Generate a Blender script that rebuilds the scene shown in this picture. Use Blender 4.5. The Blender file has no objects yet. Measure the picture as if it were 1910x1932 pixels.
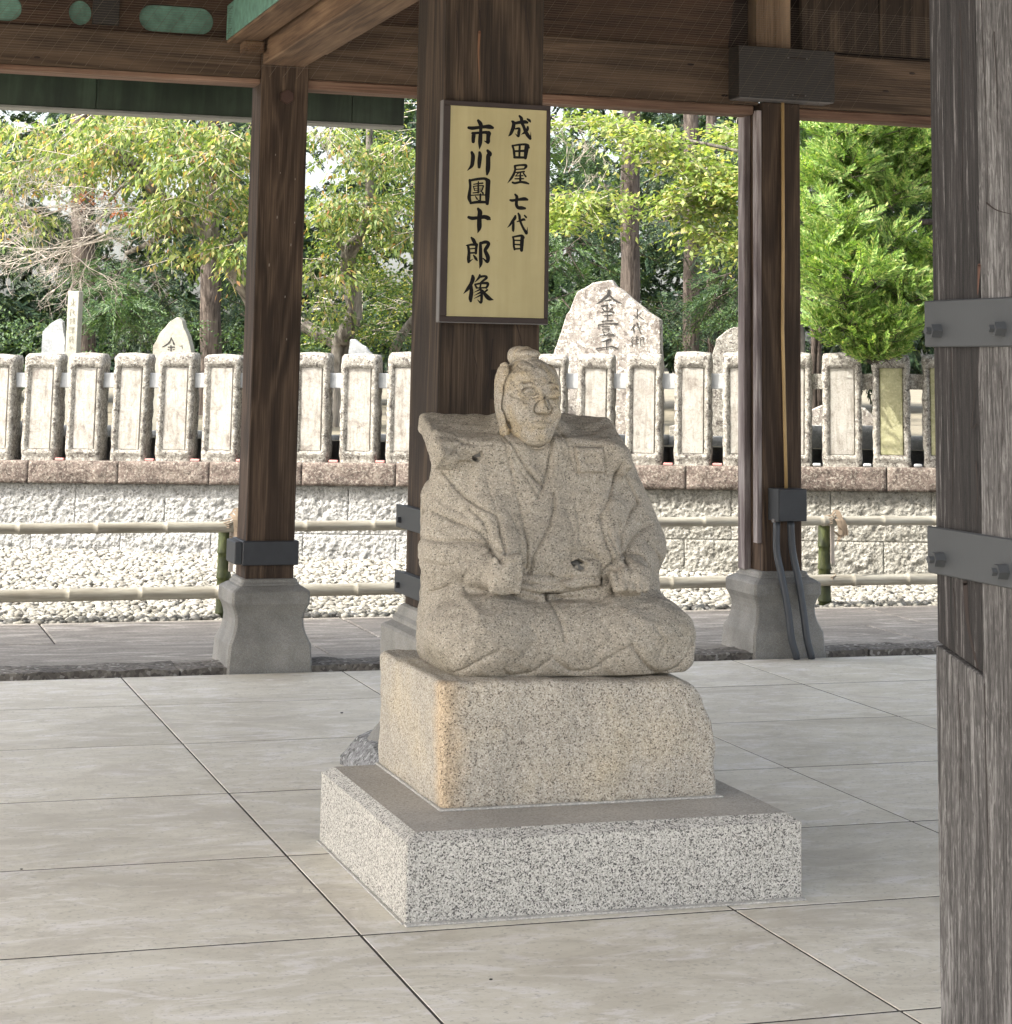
import bpy, bmesh, math, random
import numpy as np
from mathutils import Vector, Matrix, noise as mnoise

S = bpy.context.scene
C = S.collection
# ------------------------------------------------------------------ camera
F_PX, PITCH, ROLL, YAW, CX, CY, CAM_H = 3933.6, 0.1478896, 0.0173087, 0.3084509, 936.37, 101.47, 1.6
_f = np.array([math.sin(YAW)*math.cos(PITCH), math.cos(YAW)*math.cos(PITCH), math.sin(PITCH)])
_r = np.array([math.cos(YAW), -math.sin(YAW), 0.0]); _u = np.cross(_r, _f)
_r2 = math.cos(ROLL)*_r + math.sin(ROLL)*_u; _u2 = -math.sin(ROLL)*_r + math.cos(ROLL)*_u
EYE = np.array([0, 0, CAM_H])
def _ray(x, y): return _f + (x-CX)/F_PX*_r2 - (y-CY)/F_PX*_u2
def atY(x, y, Y):                       # point of the place seen at photo position (x, y) on the plane Y
    d = _ray(x, y); return EYE + d*(Y/d[1])
def atZ(x, y, z=0.0):
    d = _ray(x, y); return EYE + d*((z-CAM_H)/d[2])
def atD(x, y, D): return EYE + _ray(x, y)*D   # at distance D along the view
cam = bpy.data.cameras.new('camera'); camo = bpy.data.objects.new('camera', cam); C.objects.link(camo)
R = Matrix(((_r2[0], _u2[0], -_f[0]), (_r2[1], _u2[1], -_f[1]), (_r2[2], _u2[2], -_f[2])))
camo.matrix_world = Matrix.Translation(Vector(EYE)) @ R.to_4x4()
cam.sensor_fit = 'HORIZONTAL'; cam.sensor_width = 36.0; cam.lens = F_PX/1910*36.0
cam.shift_x = (955-CX)/1910; cam.shift_y = (CY-966)/1910
cam.clip_start = 0.05; cam.clip_end = 2000
S.camera = camo
# ------------------------------------------------------------------ light
SUN_DIR = Vector((-0.93, -0.15, 0.95)).normalized()      # towards the sun
el = math.asin(SUN_DIR.z); az = math.atan2(SUN_DIR.x, SUN_DIR.y)
W = bpy.data.worlds.new('World'); S.world = W; W.use_nodes = True
nt = W.node_tree; nt.nodes.clear()
sky = nt.nodes.new('ShaderNodeTexSky'); sky.sky_type = 'NISHITA'; sky.sun_disc = False
sky.sun_elevation = el; sky.sun_rotation = az; sky.air_density = 1.0; sky.dust_density = 5.0; sky.ozone_density = 0.6
bg = nt.nodes.new('ShaderNodeBackground'); bg.inputs[1].default_value = 0.15
wo = nt.nodes.new('ShaderNodeOutputWorld')
hs = nt.nodes.new('ShaderNodeHueSaturation'); hs.inputs['Saturation'].default_value = .5     # pale hazy sky
nt.links.new(sky.outputs[0], hs.inputs['Color']); nt.links.new(hs.outputs[0], bg.inputs[0]); nt.links.new(bg.outputs[0], wo.inputs[0])
sl = bpy.data.lights.new('sun', 'SUN'); sl.energy = 2.0; sl.angle = math.radians(0.55); sl.color = (1.0, 0.955, 0.88)
so = bpy.data.objects.new('sun', sl); C.objects.link(so); so.rotation_euler = SUN_DIR.to_track_quat('Z', 'Y').to_euler()
so.location = (0, 0, 30)
S.view_settings.view_transform = 'Standard'; S.view_settings.look = 'None'
S.view_settings.exposure = 2.1; S.view_settings.gamma = 1.0; S.view_settings.use_curve_mapping = False
S.render.engine = 'CYCLES'
S.cycles.max_bounces = 8; S.cycles.diffuse_bounces = 5; S.cycles.glossy_bounces = 3; S.cycles.transparent_max_bounces = 6
S.cycles.transmission_bounces = 3
rng = np.random.default_rng(7); random.seed(7)

# ------------------------------------------------------------------ materials
class N:
    def __init__(s, name):
        s.m = bpy.data.materials.new(name); s.m.use_nodes = True; s.t = s.m.node_tree
        s.b = s.t.nodes['Principled BSDF']; s.b.inputs['Specular IOR Level'].default_value = 0.35
        s.tc = s.t.nodes.new('ShaderNodeTexCoord'); s.base = s.tc.outputs['Object']
    def n(s, k, **kw):
        x = s.t.nodes.new(k)
        for a, v in kw.items(): setattr(x, a, v)
        return x
    def l(s, a, b): s.t.links.new(a, b)
    def rndoff(s, amt=7.0):                      # each object gets its own cut of the pattern
        oi = s.n('ShaderNodeObjectInfo'); v = s.n('ShaderNodeVectorMath', operation='SCALE'); v.inputs[0].default_value = (1, .7, .4)
        m = s.n('ShaderNodeMath', operation='MULTIPLY'); s.l(oi.outputs['Random'], m.inputs[0]); m.inputs[1].default_value = amt
        s.l(m.outputs[0], v.inputs['Scale']); a = s.n('ShaderNodeVectorMath', operation='ADD')
        s.l(s.tc.outputs['Object'], a.inputs[0]); s.l(v.outputs[0], a.inputs[1]); s.base = a.outputs[0]; return s
    def mp(s, sc, src=None, rot=(0, 0, 0)):
        m = s.n('ShaderNodeMapping'); m.inputs['Scale'].default_value = sc if hasattr(sc, '__len__') else (sc,)*3
        m.inputs['Rotation'].default_value = rot; s.l(src or s.base, m.inputs['Vector']); return m.outputs[0]
    def noise(s, sc, d=4, r=.55, dist=0, rot=(0, 0, 0)):
        x = s.n('ShaderNodeTexNoise'); x.inputs['Scale'].default_value = 1; x.inputs['Detail'].default_value = d
        x.inputs['Roughness'].default_value = r; x.inputs['Distortion'].default_value = dist; s.l(s.mp(sc, rot=rot), x.inputs['Vector']); return x.outputs['Fac']
    def vor(s, sc, out='Color', feat='F1'):
        x = s.n('ShaderNodeTexVoronoi', feature=feat); x.inputs['Scale'].default_value = 1; s.l(s.mp(sc), x.inputs['Vector']); return x.outputs[out]
    def ramp(s, src, stops, interp='LINEAR'):
        x = s.n('ShaderNodeValToRGB'); x.color_ramp.interpolation = interp; e = x.color_ramp.elements
        for i, (p, c) in enumerate(stops):
            q = e[i] if i < 2 else e.new(p)
            q.position = p; q.color = (tuple(c) if hasattr(c, '__len__') else (c, c, c)) + (1,)
        s.l(src, x.inputs[0]); return x.outputs[0]
    def mix(s, f, a, b, mode='MIX'):
        x = s.n('ShaderNodeMix', data_type='RGBA', blend_type=mode)
        for sock, v in ((x.inputs[0], f), (x.inputs[6], a), (x.inputs[7], b)):
            if isinstance(v, (int, float)): sock.default_value = v
            elif isinstance(v, tuple): sock.default_value = v + (1,) if len(v) == 3 else v
            else: s.l(v, sock)
        return x.outputs[2]
    def math(s, op, a, b=0.0):
        x = s.n('ShaderNodeMath', operation=op)
        for i, v in enumerate((a, b)):
            if isinstance(v, (int, float)): x.inputs[i].default_value = v
            else: s.l(v, x.inputs[i])
        return x.outputs[0]
    def col(s, c): s.l(c, s.b.inputs['Base Color']) if not isinstance(c, tuple) else setattr(s.b.inputs['Base Color'], 'default_value', c+(1,)); return s
    def rough(s, r):
        if isinstance(r, (int, float)): s.b.inputs['Roughness'].default_value = r
        else: s.l(r, s.b.inputs['Roughness'])
        return s
    def bump(s, *hs):                            # (height, strength, distance)
        prev = None
        for h, st, di in hs:
            x = s.n('ShaderNodeBump'); x.inputs['Strength'].default_value = st; x.inputs['Distance'].default_value = di
            s.l(h, x.inputs['Height'])
            if prev: s.l(prev, x.inputs['Normal'])
            prev = x.outputs[0]
        s.l(prev, s.b.inputs['Normal']); return s

def granite(name, stops, sc=230, stain=(0.8, 1.08), bump=.35, rough=.75, tint=None, extra=None):
    m = N(name); v = m.vor(sc)
    sep = m.n('ShaderNodeSeparateColor'); m.l(v, sep.inputs[0])
    c = m.ramp(sep.outputs[0], stops, 'CONSTANT')
    st = m.ramp(m.noise(3.2, 6, .6), [(.3, stain[0]), (.7, stain[1])])
    c = m.mix(1.0, c, st, 'MULTIPLY')
    if tint: c = m.mix(m.ramp(m.noise(tint[1], 5, .62), [(tint[2], 0), (tint[3], 1)]), c, m.mix(1.0, c, tint[0], 'MULTIPLY'))
    if extra: c = extra(m, c)
    m.col(c).rough(rough).bump((m.noise(28, 6, .65), bump, .012), (m.noise(150, 3, .6), bump*.7, .003))
    return m.m
def rust_edge(m, c):                              # ochre staining down one corner of the block
    sx = m.n('ShaderNodeSeparateXYZ'); m.l(m.tc.outputs['Object'], sx.inputs[0])
    a = m.math('ADD', sx.outputs[0], m.math('MULTIPLY', m.noise(6, 4, .6), -.06))
    b = m.math('ADD', a, m.math('MULTIPLY', sx.outputs[1], 1.0))
    f = m.ramp(b, [(.0, 1), (.07, .0)])
    return m.mix(m.math('MULTIPLY', f, .42), c, m.mix(1.0, c, (1.35, 1.0, .6), 'MULTIPLY'))
G_STATUE = [(0, (.12, .105, .085)), (.05, (.22, .195, .155)), (.15, (.31, .275, .22)), (.48, (.37, .33, .27)), (.85, (.46, .42, .35))]
M_STATUE = granite('statue_granite', G_STATUE, 285, (.78, 1.1), .5, .8, ((.72, .72, .68), 2.5, .5, .72))
M_HEAD = granite('head_granite', G_STATUE, 320, (.85, 1.1), .4, .78, ((1.12, 1.0, .75), 9, .45, .7))
M_BLOCK = granite('block_granite', [(0, (.12, .10, .08)), (.07, (.24, .21, .17)), (.2, (.37, .33, .27)), (.5, (.445, .405, .335)), (.85, (.55, .51, .44))], 280, (.88, 1.08), .55, .8, ((1.04, .99, .88), 3, .5, .75), rust_edge)
M_PLINTH = granite('plinth_granite', [(0, (.075, .07, .065)), (.09, (.17, .16, .147)), (.22, (.33, .315, .28)), (.42, (.47, .45, .40)), (.76, (.61, .585, .53))], 270, (.95, 1.05), .12, .62)
M_PTOP = granite('plinth_top_dusty', [(0, (.29, .27, .235)), (.1, (.38, .355, .31)), (.5, (.43, .40, .355)), (.9, (.49, .46, .41))], 230, (.8, 1.05), .2, .8)
M_BASE = granite('post_base_stone', [(0, (.26, .26, .25)), (.15, (.21, .20, .18)), (.5, (.245, .235, .21)), (.9, (.29, .28, .255))], 300, (.58, 1.15), .25, .75)
M_ROCK = granite('rough_rock', [(0, (.13, .128, .125)), (.2, (.22, .22, .22)), (.6, (.30, .30, .298)), (.9, (.42, .42, .415))], 90, (.7, 1.1), 1.0, .8)
M_MORTAR = granite('mortar', [(0, (.4, .39, .36)), (.5, (.52, .50, .46)), (.9, (.6, .58, .54))], 200, (.8, 1.1), .6, .9)

def wood(name, dark, mid, light, ax=2, fib=1.0, bump=.35, rings=9.0, dusty=0.0, rough=.85, streak=.5):
    m = N(name).rndoff()
    def sc(a, b): v = [a, a, a]; v[ax] = b; return tuple(v)
    low = m.noise(sc(4.2, .42), 3, .5, .6)
    ring = m.math('SINE', m.math('MULTIPLY', low, 6.283*rings))
    fibre = m.noise(sc(95*fib, 2.4), 5, .65, .3)
    ff = m.noise(sc(330*fib, 6), 2, .5)
    patch = m.noise(sc(2.6, 1.1), 5, .6)
    h = m.math('ADD', m.math('MULTIPLY', ring, .11*streak*2), m.math('ADD', m.math('MULTIPLY', fibre, .75), m.math('MULTIPLY', ff, .25)))
    c = m.ramp(h, [(.22, dark), (.50, mid), (.82, light)])
    c = m.mix(1.0, c, m.ramp(patch, [(.3, .62), (.68, 1.22)]), 'MULTIPLY')
    if dusty: c = m.mix(m.ramp(m.noise(sc(11, 1.4), 6, .7), [(.5, 0), (.78, dusty)]), c, light)
    m.col(c).rough(rough).bump((h, bump, .006)); return m.m
M_W = wood('brown_timber_upright', (0.01316, 0.007987, 0.004925), (0.04418, 0.02751, 0.01724), (0.1269, 0.08519, 0.05581), 2, 1.3, .5, 8)
M_WD = wood('dark_timber_upright', (0.00752, 0.004881, 0.003283), (0.03008, 0.01952, 0.01231), (0.1081, 0.07365, 0.04761), 2, 1.3, .5, 7, .15)
M_WX = wood('brown_timber_level', (0.03008, 0.01864, 0.01149), (0.0752, 0.04881, 0.03037), (0.1504, 0.1021, 0.06566), 0, 1, .4, 7)
M_WXD = wood('dark_timber_level', (0.0188, 0.01065, 0.006566), (0.05452, 0.03017, 0.01806), (0.094, 0.05679, 0.03529), 0, 1, .3, 6)
M_WY = wood('pale_timber_inward', (0.0564, 0.03195, 0.01806), (0.141, 0.0843, 0.04761), (0.2444, 0.1597, 0.09439), 1, 1, .3, 6)
M_WZL = wood('pale_timber_strut', (0.0799, 0.04969, 0.02955), (0.1786, 0.1198, 0.07387), (0.2726, 0.1907, 0.1231), 2, 1, .3, 5)
M_WGREY = wood('silvered_timber', (.06, .045, .045), (.20, .165, .16), (.50, .46, .44), 2, 1, .6, 5, .3)
def weathered(name, dark, mid, light, k, thr=.5):
    m = N(name).rndoff()
    a = m.noise((190, 190, 5), 7, .75, .9); b = m.noise((60, 60, 1.6), 4, .6, .8); w = m.noise((120, 120, 22.0), 5, .65, 1.6)
    h = m.math('ADD', m.math('MULTIPLY', a, .55), m.math('ADD', m.math('MULTIPLY', b, .3), m.math('MULTIPLY', w, k)))
    c = m.ramp(h, [(thr-.11, dark), (thr, mid), (thr+.06, light), (thr+.16, tuple(min(1, x*1.3) for x in light))])
    c = m.mix(1.0, c, m.ramp(m.noise((3, 3, 1.2), 4, .6), [(.3, .75), (.7, 1.15)]), 'MULTIPLY')
    m.col(c).rough(.85).bump((h, .9, .012)); return m.m
M_PILLAR = weathered('weathered_timber_grey', (.030, .028, .027), (.080, .075, .072), (.165, .159, .154), .40, .635)
M_PILLARD = weathered('weathered_timber_dark', (.010, .009, .0085), (.032, .028, .027), (.165, .155, .15), .10, .525)
M_CRACKW = wood('raw_wood_in_crack', (.02, .010, .007), (.075, .036, .024), (.13, .07, .045), 2)

def simple(name, c, rough=.6, metal=0.0, var=.12, sc=12, bump=None):
    m = N(name).rndoff(); n = m.noise(sc, 5, .6)
    m.col(m.mix(1.0, c, m.ramp(n, [(.3, 1-var), (.7, 1+var)]), 'MULTIPLY')).rough(rough); m.b.inputs['Metallic'].default_value = metal
    if bump: m.bump((m.noise(bump[0], 4, .6), bump[1], bump[2]))
    return m.m
M_IRON = simple('grey_painted_iron', (.032, .0345, .037), .55, 0, .08, 6, (240, .08, .002))
M_IRONB = simple('black_painted_iron', (.030, .032, .036), .5, 0, .15)
M_STEEL = simple('dull_steel_cover', (.022, .020, .018), .55, .1, .2, 5)
M_FRAME = simple('brown_lacquer_frame', (.028, .018, .015), .6)
M_GREYEDGE = simple('grey_metal_edge', (.13, .12, .115), .5)
M_INK = simple('black_lettering', (.004, .0035, .0035), .95, 0, .3)
M_CARVE = simple('groove_shade_and_dirt', (.035, .033, .03), .9, 0, .3, 20)  # shade of carved grooves put into colour; also colours a stain and crumbs
M_CARVEF = simple('faint_groove_shade', (.15, .14, .10), .9, 0, .4, 40)  # paler version: shade of shallow grooves put into colour
M_PIPE = simple('dark_grey_pipe', (.045, .050, .058), .38, 0, .1)
M_CONDUIT = simple('ochre_conduit', (.40, .27, .12), .5, 0, .2, 3)
M_WIRE = simple('net_wire', (.13, .10, .075), .6, 0, .3)
M_BLACK = simple('gap_shade_and_marks', (.02, .014, .012), .9)
def signpanel():
    m = N('ochre_sign_panel'); a = m.noise((18, 18, 1.2), 5, .6); b = m.noise(5, 5, .6); sp = m.noise(70, 2, .5)
    c = m.ramp(m.math('ADD', m.math('MULTIPLY', a, .6), m.math('MULTIPLY', b, .4)), [(.3, (.29, .245, .115)), (.52, (.345, .295, .145)), (.75, (.40, .345, .18))])
    c = m.mix(m.ramp(sp, [(.74, 0), (.8, .5)]), c, (.28, .2, .08)); m.col(c).rough(.42); return m.m
M_PANEL = signpanel()
def copper():
    m = N('green_copper').rndoff(); a = m.noise((9, 9, 1.0), 6, .65, .5); b = m.noise(3, 5, .6)
    c = m.ramp(m.math('ADD', m.math('MULTIPLY', a, .6), m.math('MULTIPLY', b, .4)), [(.34, (.009, .017, .010)), (.5, (.022, .034, .021)), (.64, (.042, .064, .040)), (.8, (.10, .14, .10))])
    m.col(c).rough(.45); return m.m
M_COPPER = copper()
M_PATINA = simple('pale_green_patina', (.13, .26, .20), .6, 0, .35, 14)
M_COPEDGE = simple('grey_gutter_edge', (.22, .22, .20), .5)

def concrete():
    m = N('polished_concrete').rndoff(3)
    a = m.noise((2.4, 4.2, 1), 7, .66, 1.2); b = m.noise((.9, 1.6, 1), 5, .6, .5); sp = m.noise((60, 60, 60), 3, .6); w = m.noise((2.4, 5.5, 1), 8, .74, 2.4, (0, 0, .3)); w2 = m.noise((6, 13, 1), 6, .72, 1.6, (0, 0, -.15))
    c = m.ramp(a, [(.28, (.53, .485, .395)), (.5, (.645, .605, .505)), (.72, (.73, .695, .60))])
    c = m.mix(m.ramp(w, [(.50, 0), (.62, .85)]), c, (.78, .745, .70))
    c = m.mix(m.ramp(b, [(.36, .8), (.55, 0)]), c, m.mix(1.0, c, (.80, .79, .77), 'MULTIPLY'))
    c = m.mix(m.ramp(w2, [(.3, .55), (.46, 0)]), c, m.mix(1.0, c, (.74, .73, .70), 'MULTIPLY'))
    c = m.mix(m.ramp(sp, [(.3, .5), (.42, 0)]), c, (.27, .25, .21))
    st = m.noise((1.3, 1.9, 1), 8, .72, .8, (0, 0, .6)); c = m.mix(m.ramp(st, [(.53, 0), (.62, .5)]), c, (.45, .405, .33)); sc_ = m.noise((9, 9, 9), 8, .75, .5); c = m.mix(m.ramp(sc_, [(.60, 0), (.66, .35)]), c, (.35, .32, .27))
    m.col(c).rough(m.ramp(a, [(.3, .5), (.7, .65)])).bump((m.noise(45, 4, .6), .06, .004)); m.b.inputs['Specular IOR Level'].default_value = .5; return m.m
M_CONC = concrete()
M_JOINT = simple('dark_joint', (.05, .044, .038), .95)
def paving():
    m = N('worn_stone_paving').rndoff()
    a = m.noise((1.8, 7, 1), 7, .68, 1.5); f = m.noise(60, 4, .65)
    c = m.ramp(a, [(.3, (.16, .145, .125)), (.5, (.235, .215, .188)), (.60, (.33, .305, .27)), (.72, (.52, .495, .45))])
    m.col(m.mix(1.0, c, m.ramp(f, [(.3, .75), (.7, 1.2)]), 'MULTIPLY')).rough(.85).bump((a, .4, .01), (f, .5, .006)); return m.m
M_PAVE = paving()
M_CURB = granite('mossy_curb', [(0, (.10, .09, .08)), (.25, (.15, .135, .118)), (.7, (.20, .185, .16)), (.93, (.31, .295, .27))], 60, (.6, 1.2), 1.0, .95)
def rough_white(name, a, b, c_, dk=.35, sc=26, s2=.0):
    m = N(name).rndoff()
    v = m.vor(sc, 'Distance', 'F1'); n = m.noise(sc*1.1, 6, .7, .5); n2 = m.noise(sc*.25, 5, .6)
    h = m.math('ADD', m.math('MULTIPLY', v, .7), m.math('MULTIPLY', n, .8))
    c = m.ramp(n2, [(.32, a), (.5, b), (.7, c_)])
    rg = m.math('ABSOLUTE', m.math('SUBTRACT', m.noise(sc*1.7, 3, .6, 1.0), .5)); rg2 = m.math('ABSOLUTE', m.math('SUBTRACT', m.noise(sc*3.6, 3, .6, .8), .5))
    c = m.mix(m.ramp(rg, [(.012, .6), (.035, 0)]), c, m.mix(1.0, c, (.22, .21, .18), 'MULTIPLY')); c = m.mix(m.ramp(rg2, [(.010, .4), (.04, 0)]), c, m.mix(1.0, c, (.35, .33, .29), 'MULTIPLY'))
    c = m.mix(m.ramp(h, [(.44, dk), (.60, 0)]), c, m.mix(1.0, c, (.30, .28, .24), 'MULTIPLY'))
    m.col(c).rough(.9).bump((h, 1.0, .03)); return m.m
M_WALLW = rough_white('pitched_white_granite', (.34, .34, .325), (.42, .42, .405), (.49, .49, .47), .85, 34)
M_WALLY = rough_white('pitched_cream_granite', (.27, .26, .225), (.35, .34, .30), (.42, .41, .37), .85, 34)
def lichen(name, base, tones, spots=.5, sc=9, lichen_c=(.62, .62, .52), bump=.9, fine=40, crisp=.85):
    m = N(name).rndoff(); n = m.noise(sc, 7, .68, .6); f = m.noise(fine, 5, .7)
    c = m.ramp(n, [(.30, tones[0]), (.46, base), (.62, tones[1]), (.78, tones[2])])
    c = m.mix(m.ramp(f, [(.5, 0), (.60, spots)]), c, lichen_c)
    k = m.noise(fine*.55, 6, .72, .6); c = m.mix(m.ramp(k, [(.40, crisp), (.455, 0)]), c, tones[0]); k2 = m.noise(fine*1.6, 4, .7, .6); c = m.mix(m.ramp(k2, [(.39, crisp*.8), (.44, 0)]), c, m.mix(1.0, tones[0], (.8, .8, .8), 'MULTIPLY'))
    m.col(c).rough(.9).bump((f, bump, .012), (n, .5, .02)); return m.m
M_COPING = lichen('lichened_brown_coping', (.115, .088, .074), ((.045, .034, .028), (.17, .138, .115), (.28, .245, .205)), .55, 9, (.36, .335, .28), .9, 55)
M_FPOST = lichen('mottled_fence_stone', (.215, .20, .17), ((.055, .045, .040), (.285, .27, .235), (.38, .365, .325)), .8, 10, (.44, .43, .385), .9, 48)
def lichen_drip(*a):
    mm = lichen(*a); m = N.__new__(N); m.m = mm; m.t = mm.node_tree; m.b = m.t.nodes['Principled BSDF']; m.base = [n for n in m.t.nodes if n.type == 'VECT_MATH' and n.operation == 'ADD'][0].outputs[0]
    old = m.b.inputs['Base Color'].links[0].from_socket; d = m.noise((34, 34, 4.5), 6, .7, .4)
    m.l(m.mix(m.ramp(d, [(.50, 0), (.60, .55)]), old, m.mix(1.0, old, (.62, .58, .53), 'MULTIPLY')), m.b.inputs['Base Color']); return mm
M_FPANEL = lichen_drip('smooth_fence_panel', (.31, .295, .262), ((.17, .145, .125), (.355, .34, .305), (.41, .395, .36)), .3, 7, (.42, .41, .365), .25, 60, .4)
M_FPANELG = lichen('mossy_fence_panel', (.27, .26, .15), ((.15, .155, .07), (.32, .31, .18), (.40, .39, .27)), .35, 6, (.46, .44, .31), .25, 40, .3)
M_STELE = lichen('lichened_monument', (.235, .212, .186), ((.115, .095, .082), (.33, .305, .275), (.45, .435, .39)), .85, 6, (.58, .57, .51), .4, 34)
M_STELEG = lichen('grey_slate_monument', (.26, .27, .27), ((.17, .18, .18), (.31, .32, .32), (.38, .39, .38)), .2, 6, (.6, .6, .58), .25, 40, .3)
M_STELEY = lichen('cream_monument', (.29, .28, .235), ((.21, .195, .15), (.34, .33, .28), (.42, .41, .33)), .2, 4, (.46, .44, .33), .3, 40, .3)
M_RAILSTONE = simple('pale_stone_rail', (.33, .34, .34), .85, 0, .12, 20, (60, .4, .004))
M_PINK = simple('pink_plastic_strip', (.52, .22, .20), .6)
def gravelm():
    m = N('pale_pebbles'); g = m.n('ShaderNodeNewGeometry')
    c = m.ramp(g.outputs['Random Per Island'], [(0, (.075, .07, .06)), (.12, (.17, .16, .135)), (.4, (.24, .228, .19)), (.8, (.325, .312, .275))])
    c = m.mix(1.0, c, m.ramp(m.noise(30, 3, .6), [(.3, .85), (.7, 1.1)]), 'MULTIPLY'); m.col(c).rough(.8); return m.m
M_GRAVEL = gravelm()
M_SOIL = lichen('gravel_underlay', (.14, .13, .115), ((.06, .055, .045), (.19, .18, .16), (.26, .25, .23)), .4, 30)
M_BOUNCE = lichen('pale_bounce_ground', (.50, .47, .42), ((.44, .41, .36), (.53, .50, .45), (.58, .55, .50)), .3, 2, (.6, .57, .52), .9, 40, 0)  # invented pale ground, out of view, that bounces sun under the roof
M_GROUND = lichen('earth', (.16, .14, .10), ((.09, .08, .05), (.20, .18, .13), (.27, .24, .18)), .2, 3, (.3, .28, .2), .9, 40, .3)
M_BAMBOO = (lambda m: (m.col(m.mix(m.ramp(m.noise((3, 30, 30), 5, .6), [(.35, 0), (.65, 1)]), (.20, .18, .14), (.36, .34, .28))).rough(.5), m.m)[1])(N('bleached_bamboo').rndoff())
M_BAMG = (lambda m: (m.col(m.ramp(m.noise((8, 8, 3), 5, .65, .5), [(.35, (.012, .014, .007)), (.52, (.040, .050, .015)), (.7, (.12, .13, .04))])).rough(.5), m.m)[1])(N('mossy_green_bamboo').rndoff())
M_DRYLEAF = simple('dry_leaf', (.22, .17, .12), .8)
def leafm(name, cols, tr=.45, rough=.5):
    m = N(name); g = m.n('ShaderNodeNewGeometry'); c = m.ramp(g.outputs['Random Per Island'], cols)
    c = m.mix(1.0, c, m.ramp(m.noise(1.1, 3, .5), [(.3, .8), (.7, 1.2)]), 'MULTIPLY')
    m.col(c).rough(rough)
    t = m.n('ShaderNodeBsdfTranslucent'); m.l(m.mix(1.0, c, (1.25, 1.35, .55), 'MULTIPLY'), t.inputs[0])
    x = m.n('ShaderNodeMixShader'); x.inputs[0].default_value = tr
    m.l(m.b.outputs[0], x.inputs[1]); m.l(t.outputs[0], x.inputs[2]); m.l(x.outputs[0], m.t.nodes['Material Output'].inputs[0]); return m.m
L_CHERRY = leafm('autumn_leaves', [(0, (.07, .115, .04)), (.3, (.14, .20, .065)), (.6, (.25, .31, .11)), (.84, (.40, .41, .18)), (.96, (.46, .33, .15)), (.993, (.40, .20, .10))])
L_GREEN = leafm('green_leaves', [(0, (.045, .085, .022)), (.4, (.085, .145, .035)), (.75, (.15, .21, .05)), (.95, (.34, .32, .07))], .35)
L_YG = leafm('yellow_green_leaves', [(0, (.12, .18, .05)), (.4, (.22, .29, .09)), (.8, (.34, .38, .14)), (.96, (.42, .37, .14))], .45)
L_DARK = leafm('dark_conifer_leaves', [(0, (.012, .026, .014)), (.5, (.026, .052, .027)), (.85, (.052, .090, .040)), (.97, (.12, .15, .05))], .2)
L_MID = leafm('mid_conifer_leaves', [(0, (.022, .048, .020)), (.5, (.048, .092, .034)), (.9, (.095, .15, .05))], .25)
L_CYP = leafm('bright_cypress_fronds', [(0, (.075, .145, .035)), (.4, (.17, .285, .07)), (.8, (.31, .42, .125)), (.97, (.42, .42, .17))], .35)
L_RED = leafm('red_leaves', [(0, (.30, .08, .05)), (1, (.45, .18, .07))], .4)
def bark(name, d, l_, sc=1):
    m = N(name).rndoff(); a = m.noise((26*sc, 26*sc, 1.6), 6, .7, .8); b = m.noise(4, 4, .6)
    m.col(m.mix(1.0, m.ramp(a, [(.38, d), (.62, l_)]), m.ramp(b, [(.3, .7), (.7, 1.25)]), 'MULTIPLY')).rough(.9).bump((a, 1.0, .04)); return m.m
M_BARKC = bark('cedar_bark', (.038, .028, .022), (.16, .13, .108))
M_BARKG = bark('grey_bark', (.07, .06, .05), (.30, .27, .23), .5)
M_TWIG = simple('pale_twigs', (.42, .37, .32), .8, 0, .3, 2)

# ------------------------------------------------------------------ object helpers
def link(name, me, m=None, parent=None, loc=None):
    o = bpy.data.objects.new(name, me); C.objects.link(o)
    if m is not None and me is not None: me.materials.append(m)
    if parent is not None: o.parent = parent
    if loc is not None: o.location = loc
    return o
def tag(o, label, cat, group=None, kind=None):
    o['label'] = label; o['category'] = cat
    if group: o['group'] = group
    if kind: o['kind'] = kind
    return o
def struct(o): o['kind'] = 'structure'; return o
def thing(name, label, cat, loc=(0, 0, 0), rz=0, group=None):
    o = bpy.data.objects.new(name, None); C.objects.link(o); o.location = loc; o.rotation_euler = (0, 0, rz); o.empty_display_size = .2
    return tag(o, label, cat, group)
def from_bm(name, bm, m, parent=None, loc=None, smooth=False):
    me = bpy.data.meshes.new(name); bm.normal_update(); bm.to_mesh(me); bm.free()
    if smooth: me.shade_smooth()
    return link(name, me, m, parent, loc)
def box_bm(lo, hi, bev=0.0, bm=None, seg=1):
    bm = bm or bmesh.new(); lo = Vector(lo); hi = Vector(hi)
    r = bmesh.ops.create_cube(bm, size=1.0, matrix=Matrix.Translation((lo+hi)/2) @ Matrix.Diagonal((hi.x-lo.x, hi.y-lo.y, hi.z-lo.z, 1)))
    if bev:
        es = list({e for v in r['verts'] for e in v.link_edges}); bmesh.ops.bevel(bm, geom=es, offset=bev, segments=seg, affect='EDGES', profile=.5)
    return bm
def box(name, lo, hi, m, parent=None, bev=0.004, loc=None):
    return from_bm(name, box_bm(lo, hi, bev), m, parent, loc)
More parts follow.
